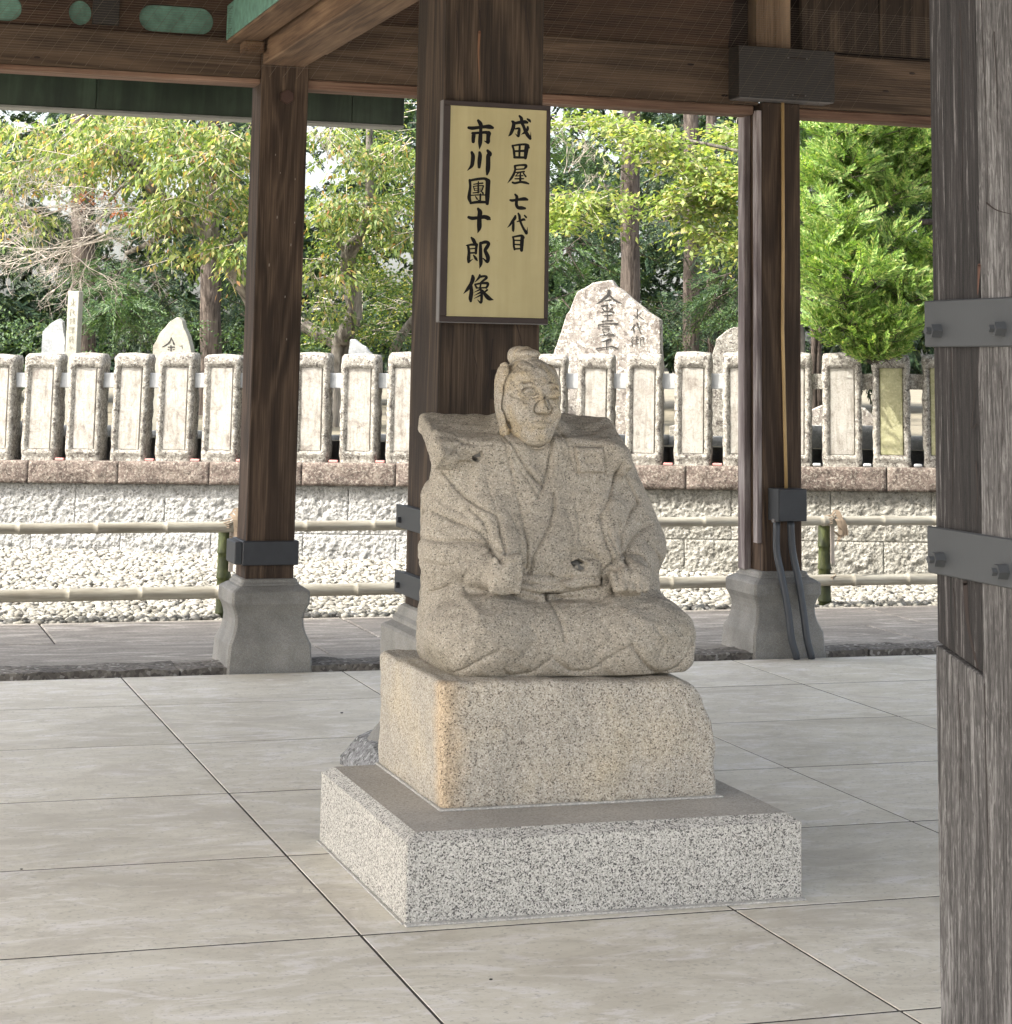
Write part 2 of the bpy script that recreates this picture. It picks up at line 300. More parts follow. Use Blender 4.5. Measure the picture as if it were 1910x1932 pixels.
def np_mesh(name, V, Fq, smooth=True):
    me = bpy.data.meshes.new(name); V = np.asarray(V, np.float32); Fq = np.asarray(Fq, np.int32); k = Fq.shape[1]
    me.vertices.add(len(V)); me.vertices.foreach_set('co', V.ravel())
    me.loops.add(Fq.size); me.loops.foreach_set('vertex_index', Fq.ravel())
    me.polygons.add(len(Fq)); me.polygons.foreach_set('loop_start', np.arange(0, Fq.size, k, dtype=np.int32))
    me.update(calc_edges=True); me.validate()
    if smooth: me.shade_smooth()
    return me
def tube_bm(pts, rad, n=8, bm=None, caps=True, ref=None):
    bm = bm or bmesh.new(); pts = [Vector(p) for p in pts]; rs = rad if hasattr(rad, '__len__') else [rad]*len(pts); prev = None; a = None
    for i, p in enumerate(pts):
        t = (pts[min(i+1, len(pts)-1)]-pts[max(i-1, 0)]).normalized()
        if a is None: a = t.orthogonal().normalized()
        else: a = (a - t*a.dot(t)).normalized()
        b = t.cross(a)
        ring = [bm.verts.new(p+(a*math.cos(2*math.pi*k/n)+b*math.sin(2*math.pi*k/n))*rs[i]) for k in range(n)]
        if prev:
            for k in range(n): bm.faces.new((prev[k], prev[(k+1) % n], ring[(k+1) % n], ring[k]))
        elif caps: bm.faces.new(ring[::-1])
        prev = ring
    if caps: bm.faces.new(prev)
    return bm
def catmull(P, sub=5):
    P = [np.array(p, float) for p in P]
    if len(P) < 3: return P
    Q = [2*P[0]-P[1]]+P+[2*P[-1]-P[-2]]; out = []
    for i in range(1, len(Q)-2):
        for k in range(sub):
            t = k/sub; out.append(.5*((2*Q[i])+(-Q[i-1]+Q[i+1])*t+(2*Q[i-1]-5*Q[i]+4*Q[i+1]-Q[i+2])*t*t+(-Q[i-1]+3*Q[i]-3*Q[i+1]+Q[i+2])*t**3))
    return out+[P[-1]]
def brush(strokes, to3d, depth=None):
    """brush strokes (x, y, width) -> flat ribbons with round ends, as one mesh"""
    bm = bmesh.new(); lift = 0
    for st in strokes:
        lift += 1; P = catmull(st, 6); n = len(P); L = []; Rr = []
        for i, p in enumerate(P):
            t = P[min(i+1, n-1)][:2]-P[max(i-1, 0)][:2]; t = t/(np.hypot(*t)+1e-9); q = np.array((-t[1], t[0]))*max(p[2], .4)/2
            L.append(p[:2]+q); Rr.append(p[:2]-q)
        a = [bm.verts.new(to3d(*q, lift)) for q in L]; b = [bm.verts.new(to3d(*q, lift)) for q in Rr]
        for i in range(n-1): bm.faces.new((a[i], b[i], b[i+1], a[i+1]))
        for p in (P[0], P[-1]):
            r = max(p[2], .4)/2
            bm.faces.new([bm.verts.new(to3d(p[0]+r*math.cos(k*math.pi/6), p[1]+r*math.sin(k*math.pi/6), lift+.4)) for k in range(12)])
    return bm

# ================================================================== SDF sculpting (granite statue)
class SDF:
    def __init__(s, lo, hi, h):
        s.lo = np.array(lo, np.float32); s.h = h; s.n = np.ceil((np.array(hi)-np.array(lo))/h).astype(int)+1
        s.ax = [s.lo[i]+h*np.arange(s.n[i], dtype=np.float32) for i in range(3)]; s.F = np.full(s.n, .08, np.float32)
    def sl(s, lo, hi):
        i0 = [int(max(0, math.floor((lo[i]-s.lo[i])/s.h))) for i in range(3)]; i1 = [int(min(s.n[i], math.ceil((hi[i]-s.lo[i])/s.h)+1)) for i in range(3)]
        S_ = tuple(slice(a, b) for a, b in zip(i0, i1)); g = [s.ax[0][S_[0]][:, None, None], s.ax[1][S_[1]][None, :, None], s.ax[2][S_[2]][None, None, :]]; return S_, g
    def put(s, d, S_, k, op):
        a = s.F[S_]
        if op == 'u': h = np.clip(.5+.5*(a-d)/k, 0, 1); s.F[S_] = a+(d-a)*h-k*h*(1-h)
        else: h = np.clip(.5-.5*(a+d)/k, 0, 1); s.F[S_] = a+(-d-a)*h+k*h*(1-h)
    def ell(s, c, r, k=.03, op='u', rot=None):
        m = max(r)+.06; S_, g = s.sl([q-m for q in c], [q+m for q in c]); x, y, z = s.loc(g, c, rot)
        k0 = np.sqrt((x/r[0])**2+(y/r[1])**2+(z/r[2])**2)+1e-6; k1 = np.sqrt((x/r[0]**2)**2+(y/r[1]**2)**2+(z/r[2]**2)**2)+1e-6
        s.put(k0*(k0-1)/k1, S_, k, op)
    def loc(s, g, c, rot):
        x, y, z = g[0]-c[0], g[1]-c[1], g[2]-c[2]
        if rot is None: return x, y, z
        M = np.array(rot.to_matrix().inverted()); return tuple(M[i, 0]*x+M[i, 1]*y+M[i, 2]*z for i in range(3))
    def rbox(s, c, hf, r, k=.03, op='u', rot=None):
        m = math.sqrt(sum(q*q for q in hf))+.06; S_, g = s.sl([q-m for q in c], [q+m for q in c]); x, y, z = s.loc(g, c, rot)
        qx, qy, qz = abs(x)-hf[0]+r, abs(y)-hf[1]+r, abs(z)-hf[2]+r
        d = np.sqrt(np.maximum(qx, 0)**2+np.maximum(qy, 0)**2+np.maximum(qz, 0)**2)+np.minimum(np.maximum(qx, np.maximum(qy, qz)), 0)-r
        s.put(d, S_, k, op)
    def cap(s, a, b, r0, r1, k=.03, op='u'):
        m = max(r0, r1)+.06; S_, g = s.sl([min(p, q)-m for p, q in zip(a, b)], [max(p, q)+m for p, q in zip(a, b)])
        ba = [q-p for p, q in zip(a, b)]; L = sum(q*q for q in ba); x, y, z = (g[i]-a[i] for i in range(3))
        t = np.clip((x*ba[0]+y*ba[1]+z*ba[2])/L, 0, 1)
        s.put(np.sqrt((x-ba[0]*t)**2+(y-ba[1]*t)**2+(z-ba[2]*t)**2)-(r0+(r1-r0)*t), S_, k, op)
    def groove(s, line, wd, dep, vmax, ridge=0.0):
        """carve (dep>0) or raise (dep<0) along a polyline given in (x, z); runs through y up to vmax"""
        P = [p[:2] for p in catmull([(a, b, 0) for a, b in line], 4)]; xs = [p[0] for p in P]; zs = [p[1] for p in P]; m = wd*4
        S_, g = s.sl([min(xs)-m, s.lo[1], min(zs)-m], [max(xs)+m, vmax, max(zs)+m]); X = g[0][:, 0, :]; Z = g[2][:, 0, :]
        D = np.full((X.shape[0], Z.shape[1]), 9.0, np.float32)
        for p, q in zip(P[:-1], P[1:]):
            bx, bz = q[0]-p[0], q[1]-p[1]; L = bx*bx+bz*bz+1e-12; t = np.clip(((X-p[0])*bx+(Z-p[1])*bz)/L, 0, 1)
            D = np.minimum(D, (X-p[0]-bx*t)**2+(Z-p[1]-bz*t)**2)
        G = dep*np.exp(-np.sqrt(D)*1.25/wd) if dep > 0 else dep*np.exp(-D/(wd*wd)); s.F[S_] += G[:, None, :].astype(np.float32)
    def poly(s, pts, dep, soft, vmax):
        """raise (dep<0) / sink (dep>0) a convex polygon region given in (x, z)"""
        xs = [p[0] for p in pts]; zs = [p[1] for p in pts]; S_, g = s.sl([min(xs)-.02, s.lo[1], min(zs)-.02], [max(xs)+.02, vmax, max(zs)+.02]); X = g[0][:, 0, :]; Z = g[2][:, 0, :]
        cx, cz = sum(xs)/len(xs), sum(zs)/len(zs); D = np.full((X.shape[0], Z.shape[1]), -9.0, np.float32)
        for p, q in zip(pts, pts[1:]+pts[:1]):
            nx, nz = q[1]-p[1], p[0]-q[0]; L = math.hypot(nx, nz)+1e-9; nx /= L; nz /= L
            if (cx-p[0])*nx+(cz-p[1])*nz > 0: nx, nz = -nx, -nz
            D = np.maximum(D, (X-p[0])*nx+(Z-p[1])*nz)
        s.F[S_] += (dep*np.clip(.5-D/soft, 0, 1))[:, None, :].astype(np.float32)
    def rough(s, amp, f, seed=0):
        r = np.random.default_rng(seed); x, y, z = s.ax[0][:, None, None], s.ax[1][None, :, None], s.ax[2][None, None, :]; A = np.zeros(s.n, np.float32)
        for i in range(6):
            k = r.normal(size=3)*f*(1+i*.6); A += np.sin(k[0]*x+k[1]*y+k[2]*z+r.uniform(0, 6)).astype(np.float32)/(1+i*.4)
        s.F += amp*A
    def mesh(s, name):
        F = s.F; ins = F < 0; n = s.n
        c = np.zeros(n-1, np.int8)
        for dx in (0, 1):
            for dy in (0, 1):
                for dz in (0, 1): c += ins[dx:n[0]-1+dx, dy:n[1]-1+dy, dz:n[2]-1+dz]
        act = np.argwhere((c > 0) & (c < 8)); idx = np.full(n-1, -1, np.int32); idx[tuple(act.T)] = np.arange(len(act))
        acc = np.zeros((len(act), 3)); cnt = np.zeros(len(act)); cor = {}
        for dx in (0, 1):
            for dy in (0, 1):
                for dz in (0, 1): cor[dx, dy, dz] = F[act[:, 0]+dx, act[:, 1]+dy, act[:, 2]+dz]
        for p in cor:
            for a in range(3):
                if p[a]: continue
                q = list(p); q[a] = 1; A, B = cor[p], cor[tuple(q)]; m = (A < 0) != (B < 0); t = np.where(m, A/(A-B+1e-12), 0)
                v = np.tile(np.array(p, float), (len(act), 1)); v[:, a] += t; acc += v*m[:, None]; cnt += m
        V = s.lo+(act+acc/cnt[:, None])*s.h; Q = []
        for a in range(3):
            b, d = (a+1) % 3, (a+2) % 3; sl0 = [slice(None)]*3; sl1 = [slice(None)]*3; sl0[a] = slice(0, n[a]-1); sl1[a] = slice(1, n[a])
            e = np.argwhere(ins[tuple(sl0)] != ins[tuple(sl1)]); e = e[(e[:, b] > 0) & (e[:, d] > 0) & (e[:, b] < n[b]-1) & (e[:, d] < n[d]-1)]
            st = ins[tuple(sl0)][tuple(e.T)]; ob = np.zeros(3, int); ob[b] = 1; od = np.zeros(3, int); od[d] = 1
            q = np.stack([idx[tuple((e-ob-od).T)], idx[tuple((e-od).T)], idx[tuple(e.T)], idx[tuple((e-ob).T)]], 1)
            q[~st] = q[~st][:, ::-1]; Q.append(q)
        Q = np.concatenate(Q); return np_mesh(name, V, Q)

SO = (2.28, 6.40, .62)          # statue origin: middle of its lower front edge, on the block
def z1(pts, Y):                 # sculpting guide lines, measured on the statue, to local (x, z)
    out = []
    for x, y in pts:
        p = atY((820+x/2.611)/1.0785, (680+y/2.611)/1.0785, Y); out.append((p[0]-SO[0], p[2]-SO[2]))
    return out
def z2(pts, Y=6.575):
    out = []
    for x, y in pts:
        p = atY((940+x/6.821)/1.0785, (690+y/6.821)/1.0785, Y); out.append((p[0]-SO[0], p[2]-SO[2]))
    return out
from mathutils import Euler
def E_(x, y, z): return Euler((math.radians(x), math.radians(y), math.radians(z)))
def make_body():
    s = SDF((-.48, -.05, -.03), (.58, .72, .86), .0040)
    # folded legs under the robe
    s.rbox((.07, .32, .10), (.385, .26, .12), .09, .04); s.rbox((.29, .25, .085), (.215, .20, .09), .055, .04)
    s.ell((-.17, .21, .115), (.215, .205, .145), .05); s.ell((.275, .215, .105), (.255, .215, .150), .05)
    s.ell((.05, .18, .09), (.25, .15, .13), .05)
    # hanging sleeves and back of the robe
    s.rbox((-.195, .43, .29), (.12, .15, .32), .08, .035); s.rbox((.26, .47, .24), (.15, .17, .27), .09, .06)
    # trunk
    s.ell((.0, .37, .42), (.30, .185, .42), .05); s.rbox((.0, .38, .56), (.26, .13, .18), .09, .05)
    s.ell((.01, .31, .40), (.19, .16, .26), .05)
    # arms in wide sleeves
    s.cap((-.235, .345, .665), (-.262, .32, .36), .092, .110, .035); s.cap((.27, .36, .655), (.365, .33, .38), .102, .128, .045)
    s.cap((-.265, .28, .36), (-.175, .135, .325), .10, .062, .03); s.cap((.335, .28, .36), (.30, .16, .30), .105, .068, .03)
    s.ell((-.235, .30, .22), (.115, .12, .17), .03); s.ell((.35, .29, .25), (.10, .12, .14), .04)
    # clenched hands on the thighs
    s.ell((-.155, .085, .315), (.058, .05, .060), .016)
    for i in range(4): s.cap((-.195+i*.0, .075-.0*i, .345-i*.024), (-.118, .052+.004*i, .340-i*.024), .017, .0155, .008)
    s.cap((-.185, .07, .365), (-.115, .06, .372), .018, .014, .008)
    s.ell((.283, .10, .298), (.074, .058, .056), .014)
    for i in range(4): s.cap((.245+i*.026, .075, .325-.004*i), (.232+i*.028, .046, .275-.002*i), .0165, .0145, .007)
    s.cap((.215, .08, .315), (.212, .052, .272), .017, .014, .007)
    s.ell((-.165, .24, .44), (.10, .10, .14), .05); s.ell((.215, .24, .43), (.12, .10, .15), .05); s.ell((.02, .24, .36), (.20, .11, .14), .05)
    s.ell((-.135, .17, .385), (.075, .07, .07), .04); s.ell((.225, .165, .36), (.06, .06, .06), .04)
    # neck
    s.cap((-.012, .29, .66), (-.015, .28, .78), .066, .058, .012)
    # stiff shoulder wings
    s.rbox((-.200, .315, .738), (.160, .115, .034), .014, .012, rot=E_(24, 2, 0)); s.rbox((-.325, .235, .700), (.036, .060, .036), .013, .010, rot=E_(44, 10, 10))
    s.rbox((.185, .35, .742), (.150, .125, .032), .020, .014, rot=E_(24, 6, 0)); s.rbox((.305, .33, .695), (.060, .12, .034), .022, .02, rot=E_(18, 44, 0))
    s.rbox((-.12, .24, .60), (.10, .035, .14), .03, .03, rot=E_(-8, 0, -8)); s.rbox((.15, .24, .60), (.12, .035, .14), .03, .03, rot=E_(-8, 0, 8))
    # obi knot
    s.cap((-.08, .145, .268), (.20, .150, .262), .026, .028, .02); s.cap((-.08, .150, .300), (.16, .150, .298), .022, .022, .012)
    s.ell((.135, .138, .312), (.076, .034, .046), .016); s.cap((.065, .122, .283), (.175, .118, .280), .016, .015, .010)
    s.rough(.0010, 42, 3); s.rough(.0014, 16, 5)
    g = s.groove; T = 6.57
    for ln, w, d in (
        ([(268, 742), (330, 840), (410, 915), (492, 970), (500, 1060), (512, 1150)], .0055, .0085),
        ([(468, 745), (480, 860), (492, 970)], .004, .0035),
        ([(560, 560), (590, 700), (615, 850), (635, 1000), (642, 1150), (640, 1240)], .005, .006),
        ([(1195, 690), (1150, 800), (1095, 890), (1045, 965), (1055, 1060), (1085, 1210)], .0055, .009),
        ([(820, 545), (802, 680), (765, 790), (724, 868)], .005, .009), ([(572, 540), (640, 660), (700, 755), (752, 810)], .005, .009),
        ([(600, 640), (640, 720), (690, 800), (724, 868)], .004, .0045), ([(872, 470), (905, 600), (922, 705)], .005, .0065), ([(850, 500), (880, 620), (900, 700)], .004, .004),
        ([(812, 850), (795, 950), (745, 1060), (685, 1160), (658, 1270)], .0055, .009),
        ([(925, 900), (930, 1010), (922, 1130)], .005, .004), ([(1045, 970), (1080, 1060), (1110, 1180)], .004, .005),
        ([(340, 582), (410, 590), (500, 590)], .005, .007), ([(222, 672), (275, 622), (340, 582)], .005, .007),
        ([(925, 597), (1000, 598), (1090, 605)], .0045, .008), ([(950, 742), (1030, 742), (1106, 742)], .004, .006), ([(1090, 605), (1098, 670), (1106, 742)], .004, .006), ([(935, 600), (945, 670), (955, 742)], .004, .004),
        ([(985, 650), (1040, 648), (1045, 685), (995, 688), (985, 650)], .0035, .005),
        ([(560, 940), (600, 1040), (600, 1180)], .006, .003), ([(870, 940), (900, 1040), (880, 1180)], .006, .003)):
        g(z1(ln, T), w, d*1.6, .45)
    for ln, w, d in (
        ([(200, 955), (290, 1000), (375, 1040), (425, 1110)], .007, .011), ([(90, 1085), (200, 1102), (320, 1094), (405, 1108), (440, 1180)], .007, .012),
        ([(350, 930), (405, 1000), (425, 1110), (445, 1190)], .007, .010), ([(1262, 900), (1190, 965), (1135, 1050), (1120, 1115)], .007, .011),
        ([(1320, 1015), (1220, 1065), (1150, 1130), (1118, 1215)], .007, .012), ([(1190, 720), (1235, 830), (1265, 905)], .006, .008), ([(1085, 1210), (1060, 1230), (1040, 1235)], .006, .007),
        ([(1115, 1000), (1105, 1110), (1120, 1200)], .006, .007), ([(100, 1210), (220, 1230), (330, 1180)], .010, .006), ([(330, 1200), (300, 1290), (320, 1360)], .010, .006), ([(1280, 1100), (1370, 1200), (1400, 1330)], .008, .006), ([(150, 800), (230, 900), (330, 960)], .014, .005)):
        g(z1(ln, 6.62), w, d*1.3, .5)
    for ln, w, d in (
        ([(340, 1372), (250, 1435), (180, 1530), (130, 1640), (85, 1760)], .010, .012), ([(828, 1400), (840, 1480), (858, 1560), (862, 1630)], .008, .008),
        ([(320, 1815), (420, 1725), (500, 1680)], .006, .006), ([(545, 1785), (590, 1822), (700, 1800), (800, 1715)], .006, .007),
        ([(815, 1738), (900, 1790), (1000, 1788), (1090, 1720), (1200, 1645)], .006, .007), ([(1200, 1645), (1280, 1745), (1370, 1805), (1480, 1770), (1560, 1650)], .006, .008),
        ([(680, 1560), (720, 1620), (640, 1700)], .012, .005), ([(1340, 1560), (1385, 1640), (1360, 1700)], .012, .005), ([(1060, 1520), (1100, 1600), (1010, 1700)], .014, .004),
        ([(600, 1390), (760, 1440), (900, 1430)], .02, .004), ([(380, 1420), (420, 1560), (330, 1720)], .02, -.005), ([(1150, 1420), (1300, 1540), (1440, 1600)], .02, -.005),
        ([(1190, 1560), (1170, 1640)], .02, -.004)):
        g(z1(ln, 6.43), w, d*1.5, .30)
    for ln, w, d in (
        ([(620, 1270), (720, 1282), (820, 1290)], .0035, .006), ([(620, 1322), (720, 1335), (830, 1345)], .0035, .006), ([(612, 1360), (760, 1385), (920, 1375), (1080, 1340)], .006, .009),
        ([(800, 1285), (850, 1305), (950, 1288), (1040, 1302)], .0035, .006), ([(850, 1240), (905, 1200), (930, 1165), (990, 1150), (1045, 1180), (1072, 1235), (1060, 1290)], .004, .006),
        ([(1075, 1330), (1085, 1260), (1150, 1195), (1230, 1172), (1310, 1195), (1338, 1270), (1328, 1340), (1270, 1365)], .006, .009), ([(440, 1180), (470, 1165), (520, 1150)], .006, .008),
        ([(620, 1180), (640, 1260), (615, 1375)], .006, .010)):
        g(z1(ln, 6.50), w, d*1.5, .30)
    s.poly(z1([(938, 602), (1088, 607), (1104, 740), (957, 740)], T), -.011, .003, .45)
    s.poly(z1([(392, 650), (440, 622), (448, 655), (425, 682), (398, 672)], T), .016, .003, .45)
    s.poly(z1([(905, 1215), (950, 1198), (985, 1220), (978, 1250), (945, 1262), (915, 1240)], 6.51), .016, .003, .30)
    s.poly(z1([(115, 530), (140, 545), (138, 575), (120, 560)], 6.62), .010, .004, .5)
    z = s.ax[2][None, None, :]; s.F = np.maximum(s.F, -z)
    s.pits = []
    for pts, Yp in (([(396, 652), (438, 626), (444, 655), (424, 678), (401, 670)], T), ([(912, 1217), (950, 1203), (978, 1221), (972, 1247), (945, 1256), (920, 1238)], 6.51)):
        q = z1(pts, Yp); q.append((sum(a for a, b in q)/len(q), sum(b for a, b in q)/len(q))); V = []
        for a, b in q:
            i, k = int(round((a-s.lo[0])/s.h)), int(round((b-s.lo[2])/s.h)); j = int(np.argmax(s.F[i, :, k] < 0)); V.append((a, s.lo[1]+(j-.9)*s.h, b))
        s.pits.append(V)
    return s.mesh('figure'), s.pits
def make_head():
    s = SDF((-.16, .10, .64), (.14, .48, 1.07), .0020)
    s.ell((-.012, .305, .895), (.103, .130, .112), .03); s.ell((-.012, .262, .82), (.080, .100, .112), .03); s.ell((-.010, .220, .760), (.050, .058, .054), .03)
    s.cap((-.012, .29, .66), (-.015, .29, .78), .060, .056, .012)
    s.ell((-.094, .300, .880), (.034, .075, .108), .004); s.ell((.068, .320, .885), (.030, .085, .098), .010)       # hair at the temples
    s.ell((-.106, .280, .812), (.016, .030, .046), .004); s.ell((-.100, .278, .762), (.017, .026, .028), .004); s.ell((.080, .305, .800), (.016, .030, .044), .006)
    s.cap((-.020, .30, 1.014), (-.020, .40, 1.010), .026, .034, .006); s.ell((-.022, .285, 1.016), (.042, .04, .018), .006)
    s.ell((-.060, .184, .886), (.031, .018, .0165), .004); s.ell((.034, .184, .886), (.028, .018, .0165), .004)
    s.cap((-.075, .192, .912), (-.035, .180, .914), .009, .009, .014); s.cap((.010, .180, .914), (.050, .192, .912), .009, .009, .014)
    s.cap((-.012, .176, .895), (-.010, .152, .842), .010, .016, .010); s.ell((-.010, .156, .834), (.025, .018, .014), .006)
    s.ell((-.012, .168, .796), (.032, .014, .020), .02); s.cap((-.030, .160, .799), (.008, .160, .799), .0045, .0045, .006); s.cap((-.026, .161, .787), (.004, .161, .787), .0055, .0055, .006)
    s.ell((-.060, .20, .825), (.030, .030, .036), .03); s.ell((.038, .20, .825), (.028, .030, .036), .03)
    s.rough(.0006, 60, 8); s.rough(.0008, 22, 9)
    for ln, w, d in (
        ([(850, 720), (880, 685), (950, 670), (1010, 690), (1045, 740)], .0026, .0040), ([(860, 745), (930, 775), (1000, 775), (1045, 745)], .0026, .0038), ([(915, 735), (950, 720), (985, 740)], .002, .002),
        ([(1245, 700), (1290, 665), (1335, 690)], .0026, .0038), ([(1235, 740), (1290, 765), (1350, 745)], .0026, .0034), ([(750, 785), (820, 830), (900, 850), (980, 835), (1060, 805)], .0028, .0040),
        ([(1210, 825), (1290, 832), (1385, 795)], .0028, .0034), ([(720, 555), (770, 560), (800, 600), (790, 650)], .0024, .0020), ([(880, 615), (950, 590), (1030, 625)], .003, .0026), ([(1190, 620), (1270, 590), (1340, 620)], .003, .0026),
        ([(1150, 790), (1090, 840), (1040, 890), (1005, 950), (1010, 1020), (1100, 1048), (1190, 1045), (1240, 990), (1245, 950), (1205, 880), (1190, 830), (1150, 790)], .0026, .0055),
        ([(1140, 810), (1120, 870), (1135, 930), (1180, 985)], .0022, .0045), ([(965, 1150), (1050, 1148), (1120, 1160), (1180, 1158), (1230, 1168)], .0028, .0036), ([(980, 1240), (1080, 1255), (1180, 1235)], .005, .002),
        ([(905, 1030), (880, 1090), (885, 1150)], .006, .0010), ([(1290, 1030), (1305, 1100), (1285, 1150)], .006, .0010), ([(890, 290), (880, 350), (905, 415)], .0022, .0035), ([(930, 275), (990, 300), (1050, 350)], .0022, .0030),
        ([(1110, 330), (1150, 370), (1180, 340)], .0022, .002), ([(820, 1410), (900, 1460), (1000, 1492), (1110, 1500), (1230, 1450)], .005, .006)):
        s.groove(z2(ln), w, d*2.0, .26)
    for ln, w, d in (([(760, 330), (705, 430), (640, 560), (612, 700), (605, 850), (615, 1000), (650, 1120), (700, 1220)], .006, .0075), ([(500, 760), (545, 860), (520, 950), (560, 1060)], .004, .005), ([(610, 370), (680, 385), (740, 370)], .003, .002)):
        s.groove(z2(ln, 6.64), w, d*2.2, .36)
    return s.mesh('head')
statue = thing('stone_statue', 'speckled granite statue of a kneeling man with topknot and stiff shoulder robe', 'statue', SO)
fig_me, PITS = make_body(); link('figure', fig_me, M_STATUE, statue); link('head', make_head(), M_HEAD, statue)
M_PATCH = simple('grey_fresh_break', (.13, .125, .115), .8, 0, .2, 90, (200, .5, .003))
for V in PITS:                       # darker faces where the carving broke away
    bm = bmesh.new(); vs = [bm.verts.new(p) for p in V]; n = len(vs)-1
    for i in range(n): bm.faces.new((vs[i], vs[(i+1) % n], vs[n]))
    bmesh.ops.recalc_face_normals(bm, faces=bm.faces[:]); from_bm('broken_patch', bm, M_PATCH, statue)

# rough granite block under the statue
def make_block():
    s = SDF((-.08, -.06, -.01), (1.02, .86, .42), .0095); x, y, z = s.ax[0][:, None, None], s.ax[1][None, :, None], s.ax[2][None, None, :]
    def smax(a, b, k): h = np.clip(.5-.5*(b-a)/k, 0, 1); return b+(a-b)*h+k*h*(1-h)
    d = -(x-.0)+0*y+0*z-.02*z
    for p, k in (((x-.925), .02), (-(y-.0)+.03*z, .03), ((y-.80)+0*x, .05), ((z-.373)+.02*x, .025), ((x-.845)*.80+(z-.373)*.42, .05), (-(x-.05)*.5-(y-.70)*-.5-.10, .05)):
        d = smax(d, p+0*x+0*y+0*z, k)
    s.F = d.astype(np.float32); s.rough(.0022, 11, 2); s.rough(.0012, 40, 4); s.F = np.maximum(s.F, -z-.002+0*s.F)
    return s.mesh('stone_block')
blk = tag(link('stone_block', make_block(), M_BLOCK, None, (1.895, 6.37, .252)), 'rough beige granite block, rust stained at its left corner, under the statue', 'stone block')
mb = box('mortar_bed', (-.008, -.014, -.006), (.935, .775, .001), M_MORTAR, blk, .003)

# polished plinth slab
pl = thing('granite_plinth', 'wide low salt-and-pepper granite slab on the concrete floor under the stone block', 'plinth', (1.705, 6.071, 0))
def plinth():
    bm = bmesh.new(); w, d, h, b = 1.258, 1.09, .2475, .035
    rings = [(0, 0, w, d, 0), (0, 0, w, d, h-.022), (b, b, w-b, d-b, h)]
    R_ = [[bm.verts.new(p) for p in ((a, c, z), (e, c, z), (e, f, z), (a, f, z))] for a, c, e, f, z in rings]
    for r0, r1 in zip(R_, R_[1:]):
        for k in range(4): bm.faces.new((r0[k], r0[(k+1) % 4], r1[(k+1) % 4], r1[k]))
    t = bm.faces.new(R_[-1]); t.material_index = 1; bm.faces.new(R_[0][::-1])
    bmesh.ops.bevel(bm, geom=[e for e in bm.edges if len({v.co.z for v in e.verts}) > 1], offset=.003, segments=2, affect='EDGES'); return bm
po = from_bm('slab', plinth(), M_PLINTH, pl); po.data.materials.append(M_PTOP)
for nm, lo, hi in (('mortar_bed', (-.006, -.028, 0), (1.262, 0, .006)), ('mortar_bed', (-.012, 0, 0), (0, 1.09, .005))): box(nm, lo, hi, M_MORTAR, pl, .002)

# ================================================================== floor, paving, ground
fl = struct(link('floor', None)); fl.empty_display_size = .2
XL = [-6, -3.06, -1.91, -.755, .40, 1.555, 2.705, 3.845, 4.925, 6.07, 7.22, 8.4]; YL = [-3, 1, 2.95, 3.97, 4.985, 6.0, 6.985, 8.015, 9.06, 10.07, 10.955]
o = box('joint_bed', (-6, -3, -.30), (8.4, 10.955, -.0014), M_JOINT, fl, 0)
for i in range(len(XL)-1):
    for j in range(len(YL)-1):
        g, gy = .0038, .0066; dz = random.uniform(-.0006, .0006)
        box('concrete_panel', (XL[i]+g, YL[j]+gy, -.06), (XL[i+1]-g, YL[j+1]-gy, dz), M_CONC, fl, .0015)
pv = struct(link('pavement', None))
box('joint_bed', (-8, 11.2, -.25), (13, 13.06, .012), M_JOINT, pv, 0)
px = [-8, -5.2, -2.6, -.9, .9, 2.75, 4.6, 6.35, 8.1, 9.9, 13]
for j, (ya, yb) in enumerate(((11.24, 12.10), (12.115, 13.05))):
    for i in range(len(px)-1):
        s_ = .45 if j else 0
        box('paving_stone', (px[i]+.006+s_, ya, -.05), (px[i+1]-.006+s_, yb, .022+random.uniform(-.002, .002)), M_PAVE, pv, .006)
def rough_slab(nx, ny, lo, hi, amp, f, edge=1.0):
    """box whose faces are subdivided and knocked about with noise"""
    bm = box_bm(lo, hi, 0); L = [hi[i]-lo[i] for i in range(3)]
    for ax, k in ((0, nx), (1, ny), (2, max(2, int(L[2]/L[0]*nx) if L[0] else 2))):
        es = [e for e in bm.edges if abs((e.verts[0].co-e.verts[1].co)[ax]) > L[ax]*.9]
        if k > 1: bmesh.ops.subdivide_edges(bm, edges=es, cuts=k-1, use_grid_fill=True)
    off = Vector((random.uniform(0, 50),)*3)
    for v in bm.verts: v.co += mnoise.noise_vector(v.co*f+off)*amp
    return bm
cb = struct(link('kerb', None))
for x0 in np.arange(-6, 11, 1.31):
    from_bm('kerb_stone', rough_slab(26, 6, (x0, 10.985, -.1), (x0+1.30, 11.235, .030), .014, 9), M_CURB, cb)
box('joint_bed', (-6, 10.955, -.25), (11, 10.99, -.012), M_JOINT, cb, 0)
gb = struct(box('gravel_bed', (-8, 13.06, -.35), (16, 24, .006), M_SOIL, None, 0))
gr = struct(link('ground', None))
box('outer_ground', (-600, 24, -.9), (600, 900, -.31), M_GROUND, gr, 0); box('bounce_court', (-600, -600, -.9), (600, -3.02, -.03), M_BOUNCE, gr, 0); box('bounce_court', (-600, -3.0, -.9), (-8.02, 24, -.03), M_BOUNCE, gr, 0); box('bounce_court', (8.42, -3.0, -.9), (15.98, 10.9, -.03), M_BOUNCE, gr, 0); box('bounce_court', (16.02, -3.0, -.9), (600, 24, -.03), M_BOUNCE, gr, 0)  # the pale courts are unseen, added as bright ground to bounce light inwards

